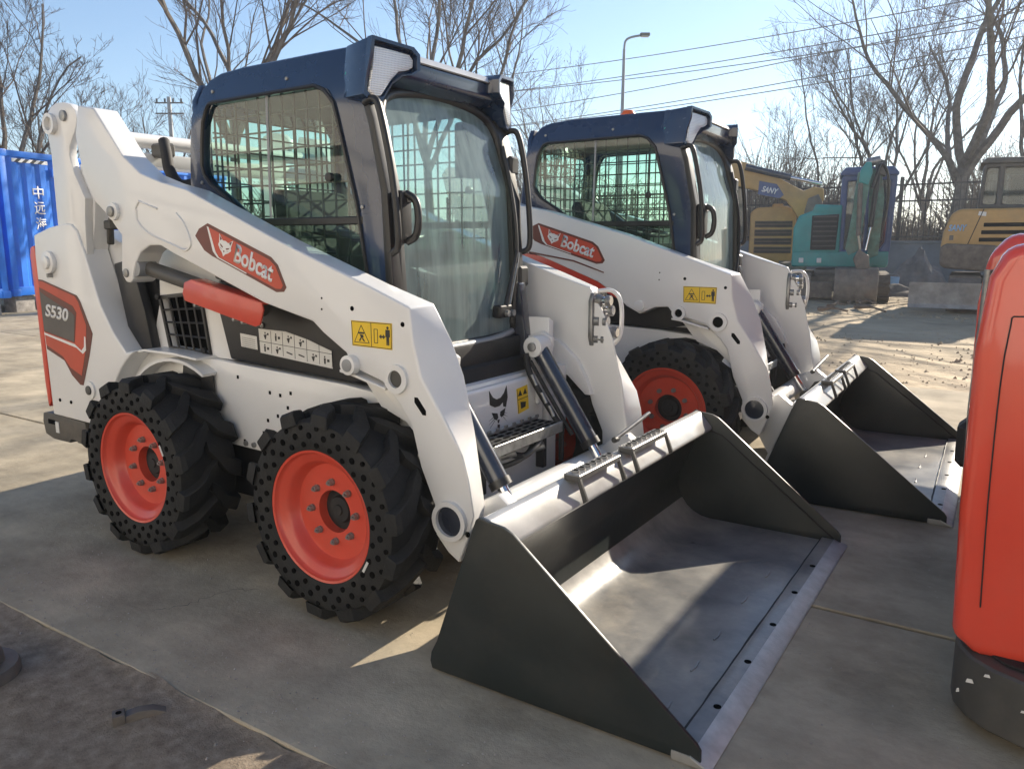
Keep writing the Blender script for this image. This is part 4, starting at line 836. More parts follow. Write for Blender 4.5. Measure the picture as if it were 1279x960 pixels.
# ---- bare trees
def bare_tree(u, D, H, fork, nl, spread, seed, label, name='bare_tree', r0=.16, lean=0, levels=5, dens=1., leaves=0, group='bare winter trees around the yard', twig=.0055):
    r = random.Random(seed); root = thing(name, label, 'tree', at(u, D, -.05), 0, group)
    big, small, lv = [], [], []
    def grow(p, d, L, rad_, lev):
        n = max(3, int(L / .45)) if lev < 2 else 4 if lev < 4 else 3; pts = [p]; rs = [rad_]; q = d.copy()
        for i in range(n):
            q = (q + Vector((r.gauss(0, .09), r.gauss(0, .09), r.gauss(.035, .06))) * (1 + .35 * lev)).normalized(); p = p + q * (L / n); pts.append(p); rs.append(max(twig * .75, rad_ * (1 - .72 * (i + 1) / n)))
        (big if lev < 2 else small).append((pts, rs, 7 if lev == 0 else 5 if lev == 1 else 4 if lev == 2 else 3))
        if lev >= levels:
            if leaves and r.random() < leaves: lv.append(pts[-1])
            return
        k = int((4, 6, 6, 5, 4)[min(lev, 4)] * dens + r.random())
        for j in range(k):
            t = r.uniform(.22, .98); i = min(n - 1, int(t * n)); b = pts[i].lerp(pts[i + 1], t * n - i); a = r.uniform(0, 6.283); tl = r.uniform(.35, .85) * (1 if lev else .8)
            o1 = q.orthogonal().normalized(); o2 = q.cross(o1); dd = ((pts[i + 1] - pts[i]).normalized() * math.cos(tl) + (o1 * math.cos(a) + o2 * math.sin(a)) * math.sin(tl) + Vector((0, 0, .18))).normalized()
            grow(b, dd, L * r.uniform(.38, .62) * (1.1 - .4 * t), max(twig, rs[i] * r.uniform(.34, .52)), lev + 1)
    tr = [Vector((0, 0, 0))]; q = Vector((lean, 0, 1)).normalized()
    n = 5
    for i in range(n): tr.append(tr[-1] + (q + Vector((r.gauss(0, .04), r.gauss(0, .04), 0))) * (fork / n))
    big.append((tr, [r0 * (1.25 if i == 0 else 1 - .05 * i) for i in range(n + 1)], 9))
    for k in range(nl):
        a = 6.283 * (k + r.uniform(-.25, .25)) / nl + seed; tl = spread * r.uniform(.55, 1.1) if k else spread * .25
        b = tr[-1] if k % 2 == 0 else tr[-2].lerp(tr[-1], r.random())
        grow(b, Vector((math.cos(a) * math.sin(tl) + lean * .6, math.sin(a) * math.sin(tl), math.cos(tl))), (H - fork) * r.uniform(.7, 1.0), r0 * r.uniform(.38, .6), 1)
    def mk(nm, lst, m):
        v, f = [], []
        for pts, rs, ns in lst: tube_data(pts, rs, ns, False, v, f)
        return raw(nm, v, f, m, root, 60)
    mk('trunk', big, 'bark'); mk('crown', small, 'twig')
    if lv:
        v, f = [], []
        for p in lv:
            b = len(v); s = .035; d1 = Vector((r.gauss(0, 1), r.gauss(0, 1), r.gauss(0, 1))).normalized(); d2 = d1.orthogonal().normalized()
            v += [p, p + (d1 + d2) * s, p + d1 * s * 1.8, p + (d1 - d2) * s]; f.append((b, b + 1, b + 2, b + 3))
        tag(raw('dry_leaves', v, f, 'leaf', root, 0), None, kind='stuff')
    return root
bare_tree(1193, 29, 12.6, 3.6, 6, .75, 3, 'largest bare tree, thick forked trunk behind the fence at right', r0=.26, levels=4, dens=1.15, twig=.0065)
bare_tree(1097, 31, 8.6, 2.6, 7, .75, 12, 'dense twiggy bare tree rising behind the teal excavator', r0=.15, levels=4, dens=1.35)
bare_tree(1032, 36, 8.5, 1.2, 4, .45, 21, 'slender bare tree left of the dense one, trunks splitting low', r0=.12, levels=4)
bare_tree(985, 38, 7.6, 2.0, 4, .45, 22, 'thin bare sapling above the yellow excavator boom', r0=.1, levels=4)
bare_tree(690, 40, 10.2, 3.0, 5, .4, 33, 'slim bare tree between the two loader cabs', r0=.1, levels=4, leaves=.15)
bare_tree(537, 21, 11.0, 3.4, 5, .38, 41, 'bare tree with several straight trunks above the nearer cab', r0=.14, levels=4, dens=1.15)
bare_tree(608, 22, 9.2, 3.4, 4, .5, 47, 'bare tree above the far lamp of the nearer cab', r0=.11, levels=4, dens=1.15)
bare_tree(300, 21, 10.5, 3.6, 7, .55, 52, 'spreading bare tree behind the nearer cab roof', r0=.15, levels=4, dens=1.1)
bare_tree(28, 27, 8.6, 2.5, 5, .45, 61, 'hazy bare tree above the blue container at far left', r0=.14, levels=5)
bare_tree(62, 33, 7.6, 2.2, 5, .45, 66, 'smaller bare tree right of the container lettering', r0=.11, levels=4)
bare_tree(196, 30, 6.0, 1.0, 6, .7, 71, 'low bushy bare tree behind the lift arm', r0=.1, levels=4)
bare_tree(1268, 27, 11.5, 3.0, 5, .5, 75, 'leaning bare tree at the right edge above the yellow excavator cab', r0=.15, lean=.12, levels=4)
bare_tree(1150, 37, 9.5, 2.5, 5, .5, 78, 'bare tree behind the fence between the two excavators', r0=.14, levels=4)
def thicket(name, label, u0, u1, D0, D1, h, n, seed):
    r = random.Random(seed); v, f = [], []
    for k in range(n):
        u = r.uniform(u0, u1); p = at(u, r.uniform(D0, D1), 0); hh = h * r.uniform(.4, 1.0) * (.75 + .35 * math.sin(u * .021) + .2 * math.sin(u * .067 + 1)); q = Vector((r.gauss(0, .25), r.gauss(0, .25), 1)).normalized()
        m1 = p + q * hh * .5; m2 = m1 + (q + Vector((r.gauss(0, .35), r.gauss(0, .35), 0))) * hh * .5; tube_data([p, m1, m2], [.022, .014, .007], 3, False, v, f)
        for j in range(3):
            a = p.lerp(m1, r.uniform(.3, 1)) if j else m1.lerp(m2, r.random()); tube_data([a, a + Vector((r.gauss(0, .45), r.gauss(0, .45), r.uniform(.1, .6)))], [.011, .006], 3, False, v, f)
    return tag(raw(name, v, f, 'thicket', None, 0), label, 'brush', kind='stuff')
thicket('brush', 'leafless brown brush growing behind the iron fence', 600, 1420, 29.5, 37, 4.6, 9000, 1)
thicket('brush', 'leafless brush growing behind the blue containers', -60, 470, 25, 34, 3.6, 2600, 2)

# ---- fence on a low wall
A, Bp = at(560, 35), at(1420, 26)
dv = Bp - A; fl = dv.length; fa = math.atan2(dv.y, dv.x)
wl = thing('boundary_wall', 'low blue grey plastered wall under the iron fence', 'wall', A, fa)
box('wall_body', 0, fl, -.12, .12, -.1, 1.22, 'wall_blue', wl, .01); box('coping', 0, fl, -.16, .16, 1.222, 1.30, 'wall_blue', wl, .015)
fc = thing('iron_fence', 'dark iron bar fence standing on the low wall', 'fence', A + Vector((0, 0, 1.30)), fa)
k = 0.
while k < fl:
    ps = box('post', k - .05, k + .05, -.05, .05, 0, 1.85, 'fence_iron', fc, .01); k += 3.0
for z in (.12, 1.15, 1.62): box('rail', 0, fl, -.02, .02, z - .025, z + .025, 'fence_iron', fc, 0)
lst = []; k = .12
while k < fl: lst.append((k - .012, k + .012, -.012, .012, .02, 1.78)); k += .145
tag(boxes('bars', lst, 'fence_iron', fc), None, kind='stuff')

# ---- street lamp, pole and wires
s_ = at(773, 34); sl_ = thing('street_lamp', 'tall grey street lamp with a curved arm above the farther cab', 'street lamp', s_, RZ)
zt = zat(775, 62, 34); tube('post', [(0, 0, 0), (0, 0, zt * .5), (.03, 0, zt)], [.11, .09, .06], 'pole_grey', sl_, 10)
tube('arm', curve([(.03, 0, zt - .02), (.08, 0, zt + .32), (.3, 0, zt + .46), (.75, 0, zt + .54)], 5), .045, 'pole_grey', sl_, 8)
lh_ = box('lamp_head', .65, 1.05, -.12, .12, zt + .50, zt + .62, 'dark_grey', sl_, .04, 3)
box('lens', .70, 1.0, -.09, .09, zt + .47, zt + .499, 'paper', lh_, .01)
up_ = thing('utility_pole', 'thin utility pole with crossarm behind the lift arm', 'pole', at(224, 44), RZ); zp = zat(224, 122, 44)
tube('post', [(0, 0, 0), (0, 0, zp)], [.15, .10], 'pole_grey', up_, 8)
for dz in (.25, .75): box('crossarm', -.7, .7, -.05, .05, zp - dz - .06, zp - dz, 'dark_grey', up_, .01)
for x in (-.6, -.2, .2, .6): tube('insulator', [(x, 0, zp - .25), (x, 0, zp - .08)], .05, 'dark_grey', up_, 6)
wd = ['highest', 'second highest', 'third from the top', 'steeply crossing', 'second lowest', 'lowest']
for i, (va, ub, vb) in enumerate(((90, 1024, 25), (111, 1024, 46), (111.5, 1024, 57), (136, 1024, 58), (154, 1029, 84), (155, 1019, 95))):
    a = 590; ve = va + (vb - va) * (1420 - 640) / (ub - 640) ; vs0 = va + (vb - va) * (a - 640) / (ub - 640)
    p0 = at(a, 75, 0); p0.z = zat(a, vs0, 75); p1 = at(1420, 48, 0); p1.z = zat(1420, ve, 48)
    pts = [p0.lerp(p1, t / 12) - Vector((0, 0, .5 * (1 - (t / 6 - 1) ** 2))) for t in range(13)]
    tag(tube('power_line', pts, .034, 'wire', None, 4), 'overhead power line, %s of the six crossing the sky' % wd[i], 'wire', 'overhead power lines')

# ---- containers
def container(label, P0, ang, L=6.06, H=2.59, Wd=2.44, text_=False, group='blue shipping containers'):
    c = thing('shipping_container', label, 'container', P0, ang, group); B = 'container_blue'
    def corr(n, x0, x1, ylo, yhi):
        pts = [];p = (x1 - x0) / n
        for i in range(n): x = x0 + i * p; pts += [(x, ylo), (x + p * .30, ylo), (x + p * .45, yhi), (x + p * .85, yhi), (x + p, ylo)]
        return pts
    for nm, pts in (('side_wall', corr(20, .1, L - .1, .06, .02)), ('back_wall', [(x, Wd - y) for x, y in corr(20, .1, L - .1, .06, .02)])):
        v = [(x, y, z) for x, y in pts for z in (.15, H - .1)]; f = [(2 * i, 2 * i + 2, 2 * i + 3, 2 * i + 1) for i in range(len(pts) - 1)]; raw(nm, v, f, B, c, 0)
    boxes('end_wall', [(.02, .06, .1, Wd - .1, .15, H - .1)], 'container_shaded', c); boxes('far_end_wall', [(L - .06, L - .02, .1, Wd - .1, .15, H - .1)], B, c)
    box('roof', .05, L - .05, .05, Wd - .05, H - .09, H - .05, B, c, .005)
    for y in (0, Wd - .1): box('top_rail', .1, L - .1, y, y + .1, H - .11, H - .003, B, c, .01); box('bottom_rail', .1, L - .1, y, y + .1, .0, .16, B, c, .01)
    for x in (0, L - .12):
        for y in (0, Wd - .12): box('corner_post', x, x + .12, y, y + .12, .1, H - .1, B, c, .01); box('corner_casting', x - .01, x + .16, y - .01, y + .16, -.01, .12, B, c, .02); box('corner_casting', x - .01, x + .16, y - .01, y + .16, H - .12, H + .01, B, c, .02)
    for x in (.1, L - .5):
        for y in (.1, Wd - .4): box('support_block', x, x + .4, y, y + .3, -.32, -.012, 'stone', c, .02)
    if text_:
        for i, ch in enumerate('中远海运'): text('lettering', ch, .23, .23, (.62, .018, H - .83 - .285 * i), (1, 0, 0), (0, 0, 1), 'decal_white', c, .01, 0, 0, .004)
        st = [[(.30 + .16 * i, H - .20), (.38 + .16 * i, H - .20), (.46 + .16 * i, H - .135), (.38 + .16 * i, H - .135)] for i in range(4)]
        flat('hazard_stripe', [[(.26, H - .2), (1.0, H - .2), (1.0, H - .135), (.26, H - .135)]], (0, .018, 0), (1, 0, 0), (0, 0, 1), 'decal_white', c); flat('hazard_print', st, (0, .016, 0), (1, 0, 0), (0, 0, 1), 'decal_black', c)
        boxes('lock_box', [(1.05, 1.15, -.02, .03, H - .42, H - .25)], B, c, .01)
    return c
a0 = at(10, 17.0, .30); a1 = at(235, 20.2, .30); ca = math.atan2(a1.y - a0.y, a1.x - a0.x)
container('blue corrugated shipping container with white Chinese lettering', a0, ca, text_=True)
e = Vector((math.cos(ca), math.sin(ca), 0)); nrm_ = Vector((-e.y, e.x, 0))
container('blue shipping container at the left edge, its end coloured dark for shade, beside the lettered one', a0 - e * 6.35 - nrm_ * .25, ca)

# ---- teal mini excavator
T = Spot(1050, 19.6); te = thing('mini_excavator', 'small teal excavator facing the camera with its bucket on the ground', 'excavator', T.o, T.rz)
X = T.X
def track(parent, x0, x1, y0, y1, h, m='mud'):
    prof = []; r = h / 2
    for i in range(9): a = rad(90 + 180 * i / 8); prof.append((y0 + r + r * math.cos(a), r + r * math.sin(a)))
    for i in range(9): a = rad(-90 + 180 * i / 8); prof.append((y1 - r + r * math.cos(a), r + r * math.sin(a)))
    t = plate('track', prof, x0, x1, m, parent, 'yz', bevel=.01)
    n = 26; per = []
    for i in range(len(prof)): per.append(Vector(prof[i]))
    Ltot = sum((per[i] - per[i - 1]).length for i in range(len(per))); lst = []; acc = 0; step = Ltot / n; nxt = 0
    for i in range(len(per)):
        a, b = per[i - 1], per[i]; L = (b - a).length
        while nxt < acc + L and L > 0:
            q = a.lerp(b, (nxt - acc) / L); d = (b - a).normalized(); nn = Vector((d.y, -d.x)); nxt += step
            mt = Matrix.Translation((0, q.x, q.y)) @ Matrix.Rotation(math.atan2(d.y, d.x), 4, 'X'); lst.append((x0 - .02, x1 + .02, -step * .36, step * .36, -.03, .03, mt))
        acc += L
    tag(boxes('track_links', lst, m, t), None, kind='stuff')
    for yy in (y0 + r, (y0 + y1) / 2, y1 - r):
        plate('roller', circle(yy, r, r * .62, 14), x0 - .012, x1 + .012, 'rust_steel', t, 'yz', bevel=.01)
    return t
track(te, X(988), X(1016), -.9, 1.5, .56); track(te, X(1086), X(1112), -.9, 1.5, .56)
box('undercarriage', X(1016), X(1086), -.5, 1.0, .18, .52, 'mud', te, .03)
box('turntable', X(1020), X(1085), -.3, .8, .52, .66, 'dark_grey', te, .03)
zA = lambda v: T.Z(v, 1050)
bod = box('upper_deck', X(991), X(1110), -.35, 1.3, zA(333), zA(314), 'teal', te, .06, 3)
text('deck_mark', 'KOBELCO', .55, .07, (X(1012), -.3505, zA(326)), (1, 0, 0), (0, 0, 1), 'paper', bod, .01) if False else None
plate('engine_cover', T.P((991, 316), (991, 285), (997, 270), (1012, 264), (1049, 264), (1049, 316)), -.35, 1.2, 'teal', te, bevel=.05, seg=3)
gr = plate('cooling_grille', T.P((1013, 312), (1013, 270), (1046, 268), (1044, 312)), -.37, -.34, 'matte_black', te, bevel=.01)
for i in range(7): z = zA(308 - i * 6); boxes('grille_slat', [(X(1015), X(1044), -.385, -.368, z, z + .035)], 'dark_grey', gr, .004)
plate('raised_lid', T.P((1012, 266), (1016, 256), (1049, 257), (1049, 268)), -.36, .5, 'teal', te, bevel=.03)
for u in (1000, 1022): boxes('headlight', [(X(u), X(u) + .1, -.365, -.34, zA(328), zA(322))], 'paper', te, .01)
# cab
cabp = T.P((1046, 330), (1046, 225), (1050, 218), (1110, 216), (1114, 222), (1111, 330))
cf = plate('cab_frame', cabp, -.3, 1.0, 'cab_blue', te, bevel=.04, seg=2, holes=[T.P((1054, 312), (1054, 228), (1078, 226), (1078, 312)), T.P((1082, 312), (1082, 226), (1106, 226), (1104, 302), (1098, 312))])
plate('cab_roof', T.P((1044, 218), (1050, 211), (1108, 209), (1115, 216), (1115, 220), (1044, 221)), -.36, 1.06, 'cab_blue', te, bevel=.04)
plate('front_window', T.P((1052, 313), (1052, 227), (1079, 225), (1079, 313)), -.2, -.19, 'old_glass', te, bevel=0); plate('side_window', T.P((1081, 313), (1081, 225), (1107, 225), (1105, 303), (1099, 313)), -.2, -.19, 'old_glass', te, bevel=0)
plate('rear_panel', T.P((1048, 328), (1048, 222), (1110, 222), (1110, 328)), .9, .94, 'cab_blue', te, bevel=0, holes=[T.P((1056, 285), (1056, 230), (1102, 230), (1102, 285))])
sb = box('seat', X(1066), X(1092), .1, .6, zA(322), zA(300), 'fabric', te, .06, 3); box('seat_back', X(1066), X(1092), .5, .65, zA(302), zA(262), 'fabric', sb, .06, 3)
plate('door_panel', T.P((1084, 331), (1084, 314), (1110, 314), (1110, 331)), -.37, -.32, 'teal', te, bevel=.02)
# boom, stick, bucket
def beam(name, parent, pts, w_, y0, y1, m): return plate(name, pts, y0, y1, m, parent, bevel=.02)
bm_ = beam('boom', te, T.P((1084, 322), (1096, 318), (1098, 250), (1092, 216), (1078, 214), (1080, 250)), 0, -.85, -.60, 'worn_green')
beam('stick', te, T.P((1064, 222), (1076, 214), (1080, 224), (1076, 262), (1072, 312), (1060, 318), (1056, 310), (1062, 262)), 0, -1.25, -1.02, 'worn_green')
plate('boom_head', T.P((1066, 232), (1067, 218), (1073, 209), (1079, 209), (1081, 222), (1077, 236)), -1.27, -1.0, 'teal', te, bevel=.015)
tube('head_cylinder', [(X(1074), -.9, zA(209)), (X(1090), -.9, zA(206))], .09, 'galv', te, 12); plate('head_bracket', T.P((1086, 222), (1084, 206), (1090, 204), (1098, 207), (1097, 224)), -.98, -.62, 'dark_grey', te, bevel=.01)
tube('stick_cylinder', [(X(1088), -.98, zA(222)), (X(1084), -1.05, zA(285))], .055, 'black', te, 10); tube('stick_rod', [(X(1084), -1.05, zA(285)), (X(1080), -1.1, zA(312))], .03, 'chrome', te, 8)
tube('bucket_cylinder', [(X(1068), -1.34, zA(235)), (X(1070), -1.36, zA(295))], .05, 'rust_steel', te, 10); tube('bucket_rod', [(X(1070), -1.36, zA(295)), (X(1075), -1.3, zA(322))], .028, 'chrome', te, 8)
tube('boom_hose', curve([(X(1096), -.7, zA(300)), (X(1102), -.8, zA(262)), (X(1100), -.95, zA(225)), (X(1090), -1.1, zA(212)), (X(1082), -1.2, zA(240))], 5), .03, 'black', te, 7)
plate('bucket_link', T.P((1066, 322), (1072, 310), (1084, 318), (1086, 332), (1072, 338)), -1.42, -1.05, 'rust_steel', te, bevel=.02)
bkp = [(-1.55, zA(370)), (-1.62, zA(362)), (-1.60, zA(345)), (-1.50, zA(333)), (-1.1, zA(331)), (-.95, zA(345)), (-.95, zA(362)), (-1.1, zA(371))]
bkt = plate('bucket', bkp, X(1046), X(1097), 'rust_steel', te, 'yz', bevel=.02)
for i in range(4): u = X(1047) + .03 + i * (X(1097) - X(1047) - .14) / 3; boxes('bucket_tooth', [(u, u + .08, -1.66, -1.52, .0, .06)], 'rust_steel', bkt, .01)
bl = plate('dozer_blade', [(-1.0, .08), (-.92, .02), (-.90, .42), (-.98, .40)], X(984), X(1044), 'mud', te, 'yz', bevel=.01)

# ---- yellow excavator behind the farther loader
Yl = Spot(960, 22.5); ye = thing('excavator', 'yellow excavator with a lettered boom behind the farther loader', 'excavator', Yl.o, Yl.rz); X = Yl.X; zB = lambda v: Yl.Z(v, 960)
track(ye, X(902), X(932), -1.2, 1.8, .75); track(ye, X(975), X(1006), -1.2, 1.8, .75)
box('undercarriage', X(932), X(975), -.8, 1.2, .25, .7, 'mud', ye, .03)
eh = plate('engine_housing', Yl.P((936, 332), (936, 266), (944, 260), (980, 258), (992, 264), (994, 318), (984, 332)), -.4, 1.6, 'sany_yellow', ye, bevel=.06, seg=3)
for i in range(4):
    z0, z1 = zB(316 - i * 10.5), zB(308 - i * 10.5); boxes('louvre_panel', [(X(942), X(988), -.43, -.395, z0, z1)], 'louvre_brown', eh, .008)
    for j in range(2): boxes('louvre_slat', [(X(943), X(987), -.445, -.43, z0 + .03 + j * .08, z0 + .06 + j * .08)], 'matte_black', eh, 0)
boxes('hood_cap', [(X(962), X(976), -.2, .4, zB(260), zB(255))], 'sany_yellow', eh, .03)
box('counterweight', X(930), X(998), -.2, 1.7, zB(344), zB(333), 'mud', ye, .05)
bo = plate('boom', Yl.P((880, 198), (915, 203), (938, 210), (998, 241), (1010, 236), (1022, 238), (1023, 252), (1012, 270), (994, 274), (986, 262), (978, 252), (940, 240), (905, 232), (880, 228)), -.9, -.5, 'sany_yellow', ye, bevel=.03)
tube('boom_cylinder', [(X(928), -.95, zB(212)), (X(982), -.95, zB(226))], .085, 'cyl', ye, 12); tube('cylinder_rod', [(X(982), -.95, zB(226)), (X(1019), -.95, zB(234))], .045, 'chrome', ye, 10)
sg_ = flat('name_panel', [Yl.P((944, 245), (945, 229), (966, 233), (975, 246), (970, 250))], (0, -.903, 0), (1, 0, 0), (0, 0, 1), 'cab_blue', bo)
p0 = Yl.P((948, 242), (968, 247)); text('lettering', 'SANY', .40, .15, (p0[0][0], -.906, p0[0][1]), (1, 0, -.22), (.22, 0, 1), 'decal_white', bo, .03, .2, .0, .003)
plate('boom_knuckle', Yl.P((1000, 268), (1004, 250), (1016, 245), (1022, 256), (1012, 274)), -.96, -.44, 'rust_steel', ye, bevel=.02)
plate('stick', Yl.P((1000, 258), (1016, 250), (1012, 290), (1004, 328), (996, 328), (998, 290)), -.84, -.56, 'sany_yellow', ye, bevel=.03)
cbx = plate('cab', Yl.P((896, 300), (896, 232), (902, 226), (928, 226), (932, 300)), -.4, .9, 'dark_grey', ye, bevel=.04)
plate('cab_window', Yl.P((900, 290), (900, 236), (925, 232), (927, 290)), -.42, -.40, 'old_glass', cbx, bevel=0)

# ---- yellow excavator with a blade at right
R_ = Spot(1215, 17.6); yr = thing('excavator', 'yellow excavator at right with grey blade lowered in front', 'excavator', R_.o, R_.rz); X = R_.X; zC = lambda v: R_.Z(v, 1215)
track(yr, X(1192), X(1228), -.9, 2.0, .62); track(yr, X(1300), X(1340), -.9, 2.0, .62)
box('undercarriage', X(1228), X(1300), -.5, 1.5, .2, .6, 'mud', yr, .03)
hs = plate('engine_housing', R_.P((1176, 310), (1178, 290), (1186, 268), (1196, 262), (1400, 258), (1400, 318), (1300, 318), (1238, 308)), -.5, 1.8, 'sany_yellow', yr, bevel=.06, seg=3)
plate('panel_gap', R_.P((1206, 312), (1224, 262), (1225.2, 262), (1207.2, 312)), -.505, -.49, 'matte_black', hs, bevel=0)
for i, v in enumerate((279, 288, 297)): boxes('louvre', [(X(1226 - i * 2.0), X(1278), -.508, -.49, zC(v + 5), zC(v))], 'hole_dark', hs, .01)
text('lettering', 'SANY', .30, .12, (X(1184), -.503, zC(289)), (1, 0, 0), (0, 0, 1), 'plastic_blue', hs, .03, .2, 0, .004)
flat('hook_mark', [[(X(1186), zC(300)), (X(1191), zC(300)), (X(1191), zC(294)), (X(1186), zC(294))]], (0, -.502, 0), (1, 0, 0), (0, 0, 1), 'decal_grey', hs); flat('paper_label', [R_.P((1218, 270), (1228, 271), (1228, 266), (1219, 265))], (0, -.503, 0), (1, 0, 0), (0, 0, 1), 'paper', hs)
plate('counterweight', R_.P((1177, 330), (1176, 308), (1184, 304), (1240, 306), (1300, 318), (1300, 338), (1230, 338), (1184, 334)), -.62, 1.9, 'mud', yr, bevel=.07, seg=3)
cb2 = plate('cab_frame', R_.P((1216, 262), (1219, 210), (1223, 204), (1330, 202), (1335, 262)), -.3, 1.3, 'dark_grey', yr, bevel=.05, holes=[R_.P((1222, 256), (1224, 212), (1238, 211), (1238, 256)), R_.P((1246, 256), (1246, 211), (1322, 210), (1324, 256))])
plate('cab_roof', R_.P((1214, 207), (1222, 199), (1335, 196), (1338, 204)), -.36, 1.36, 'dark_grey', yr, bevel=.04)
plate('rear_window', R_.P((1221, 258), (1223, 210), (1240, 210), (1240, 258)), -.2, -.19, 'old_glass', cb2, bevel=0); plate('side_window', R_.P((1244, 258), (1244, 209), (1324, 208), (1326, 258)), -.2, -.19, 'old_glass', cb2, bevel=0)
plate('cab_back', R_.P((1218, 262), (1221, 206), (1332, 204), (1334, 262)), 1.2, 1.24, 'dark_grey', yr, bevel=0, holes=[R_.P((1226, 252), (1228, 212), (1310, 211), (1312, 252))])
st = box('seat', X(1255), X(1290), .3, .9, zC(262), zC(245), 'fabric', yr, .06, 3); box('seat_back', X(1255), X(1290), .8, .95, zC(250), zC(216), 'fabric', st, .06, 3)
plate('dozer_blade', [(-1.05, .14), (-1.12, .07), (-1.0, .06), (-.96, .30), (-1.02, .52), (-1.10, .54), (-1.06, .30)], X(1145), X(1245), 'blade_steel', yr, 'yz', bevel=.01)
for u in (1190, 1222): plate('blade_arm', [(-1.0, .22), (-1.0, .36), (-.3, .46), (-.3, .30)], X(u), X(u) + .14, 'rust_steel', yr, 'yz', bevel=.01)

# ---- small things in the yard
for k, (a, b, lb) in enumerate((((1022, 388), (1058, 391), 'weathered stick lying nearest the farther bucket'), ((1034, 384.5), (1055, 382.5), 'short bent stick lying in the dirt left of the others'), ((1070, 379), (1096, 381.5), 'dark stick lying farthest back in the dirt'), ((1068, 385), (1106, 391.5), 'long dark stick pointing into the shadow'))):
    p, q = gp(*a), gp(*b); p.z = q.z = .035; m_ = p.lerp(q, .5) + Vector((0, .05, .04))
    tag(tube('stick', curve([p, p.lerp(q, .25) + Vector((.03, 0, .02)), m_, q], 4), [.045] * 3 + [.035] * 6 + [.02] * 4, 'wood', None, 6), lb, 'stick', 'sticks lying in the yard')
pb = Spot(1119, 23.5); pl = thing('plastic_pail', 'small pale blue pail by the wall', 'pail', pb.o, pb.rz)
lathe('pail_body', [(0, .0), (.13, 0), (.16, .34), (.172, .35), (.17, .33), (.14, .03), (0, .03)], 'plastic_blue', pl, 18, rot=(rad(90), 0, 0)); tube('pail_handle', curve([(-.165, 0, .33), (-.1, -.05, .42), (.1, -.05, .42), (.165, 0, .33)], 4), .008, 'galv', pl, 6)
def heap(name, label, o, sx, sy, h, m, seed, cat):
    r = random.Random(seed); from mathutils import noise as mn; v, f = [], []; n = 22
    for j in range(n + 1):
        for i in range(n + 1):
            a, b = i / n * 2 - 1, j / n * 2 - 1; d = max(0, 1 - (a * a + b * b) ** .5); z = h * (d ** .7) * (1 + .6 * mn.noise((a * 3, b * 3, seed))) - .02
            v.append((a * sx + .05 * mn.noise((a * 6, b * 6, 1)), b * sy, max(-.02, z)))
    for j in range(n):
        for i in range(n): q = j * (n + 1) + i; f.append((q, q + 1, q + n + 2, q + n + 1))
    ob = raw(name, v, f, m, None, 50); ob.location = o; return tag(ob, label, cat)
heap('tarp_heap', 'crumpled dark tarp heap against the wall between the excavators', at(1148, 24.6), .85, .7, 1.0, 'tarp', 3, 'tarp')
heap('earth_heap', 'low heap of earth left of the yellow excavator blade', at(1118, 21.5), .9, .6, .28, 'mud', 5, 'heap')
# scrap in the foreground
p = gp(182, 890); sc_ = thing('scrap_bracket', 'rusty bent metal bracket lying on the gravel', 'scrap', (p.x, p.y, -.012), rad(60))
plate('bracket_arm', [(-.075, 0), (-.06, .022), (-.02, .03), (.02, .026), (.055, .008), (.085, .004), (.085, 0), (.05, -.004)], -.016, .016, 'rust_steel', sc_, bevel=.004)
plate('bracket_face', [(-.082, -.02), (-.082, .02), (-.05, .022), (-.05, -.02)], .0, .032, 'rust_steel', sc_, 'xy', bevel=.004); plate('bracket_hole', circle(-.066, 0, .008, 10), .0321, .0335, 'hole_dark', sc_, 'xy', bevel=0)
p = gp(-34, 842); dk = thing('steel_hub', 'dark steel hub disc half in view at the left edge', 'hub', (p.x, p.y, -.02), 0)
lathe('hub_body', [(0, .085), (.075, .085), (.082, .078), (.085, .05), (.12, .045), (.125, .035), (.125, 0), (0, 0)], 'rust_steel', dk, 28, rot=(rad(90), 0, 0))
for k in range(6): plate('bolt_hole', circle(.055 * math.cos(k * 1.047), .055 * math.sin(k * 1.047), .008, 10), .0852, .0862, 'hole_dark', dk, 'xy', bevel=0)

# ---- red machine at the right edge
rm = thing('red_machine', 'glossy red machine at the right edge with scuffed dark bumper', 'machine', (2.91, -.30, 0), 0)
def rbox(name, x0, x1, y0, y1, z0, z1, r, m, par, seg=4): return box(name, x0, x1, y0, y1, z0, z1, m, par, r, seg)
pn = plate('rear_hood', [(.0, .24), (-.012, .6), (-.015, 1.0), (.0, 1.19), (.03, 1.262), (.10, 1.285), (1.6, 1.285), (1.6, .22), (.06, .20)], 0, .30, 'vehicle_red', rm, bevel=.045, seg=4)
plate('side_hood', [(-.012, .42), (-.03, .80), (-.035, 1.10), (-.02, 1.24), (.03, 1.30), (1.6, 1.32), (1.6, .40)], .36, 1.9, 'vehicle_red', rm, bevel=.04, seg=4)
tube('panel_line', curve([(.06, -.003, .34), (.05, -.004, .7), (.055, -.003, 1.05), (.10, -.002, 1.10), (.4, -.002, 1.10)], 5), .0018, 'matte_black', rm, 6)
boxes('hood_label', [(.10, .16, -.003, .0, 1.02, 1.06)], 'decal_black', rm)
boxes('hood_gap', [(.02, 1.55, .28, .38, .3, 1.22)], 'matte_black', rm, .01)
boxes('side_grille', [(-.028, .02, .44, .62, .72, 1.02)], 'matte_black', rm, .01)
for i in range(6): boxes('grille_slat', [(-.034, -.02, .45, .61, .74 + .047 * i, .76 + .047 * i)], 'dark_grey', rm, .003)
tube('hood_trim', [(-.004, .33, .30), (-.018, .33, .8), (-.012, .33, 1.2)], .012, 'galv', rm, 8)
boxes('rubber_stop', [(-.075, -.015, .80, .93, .50, .66)], 'matte_black', rm, .02)
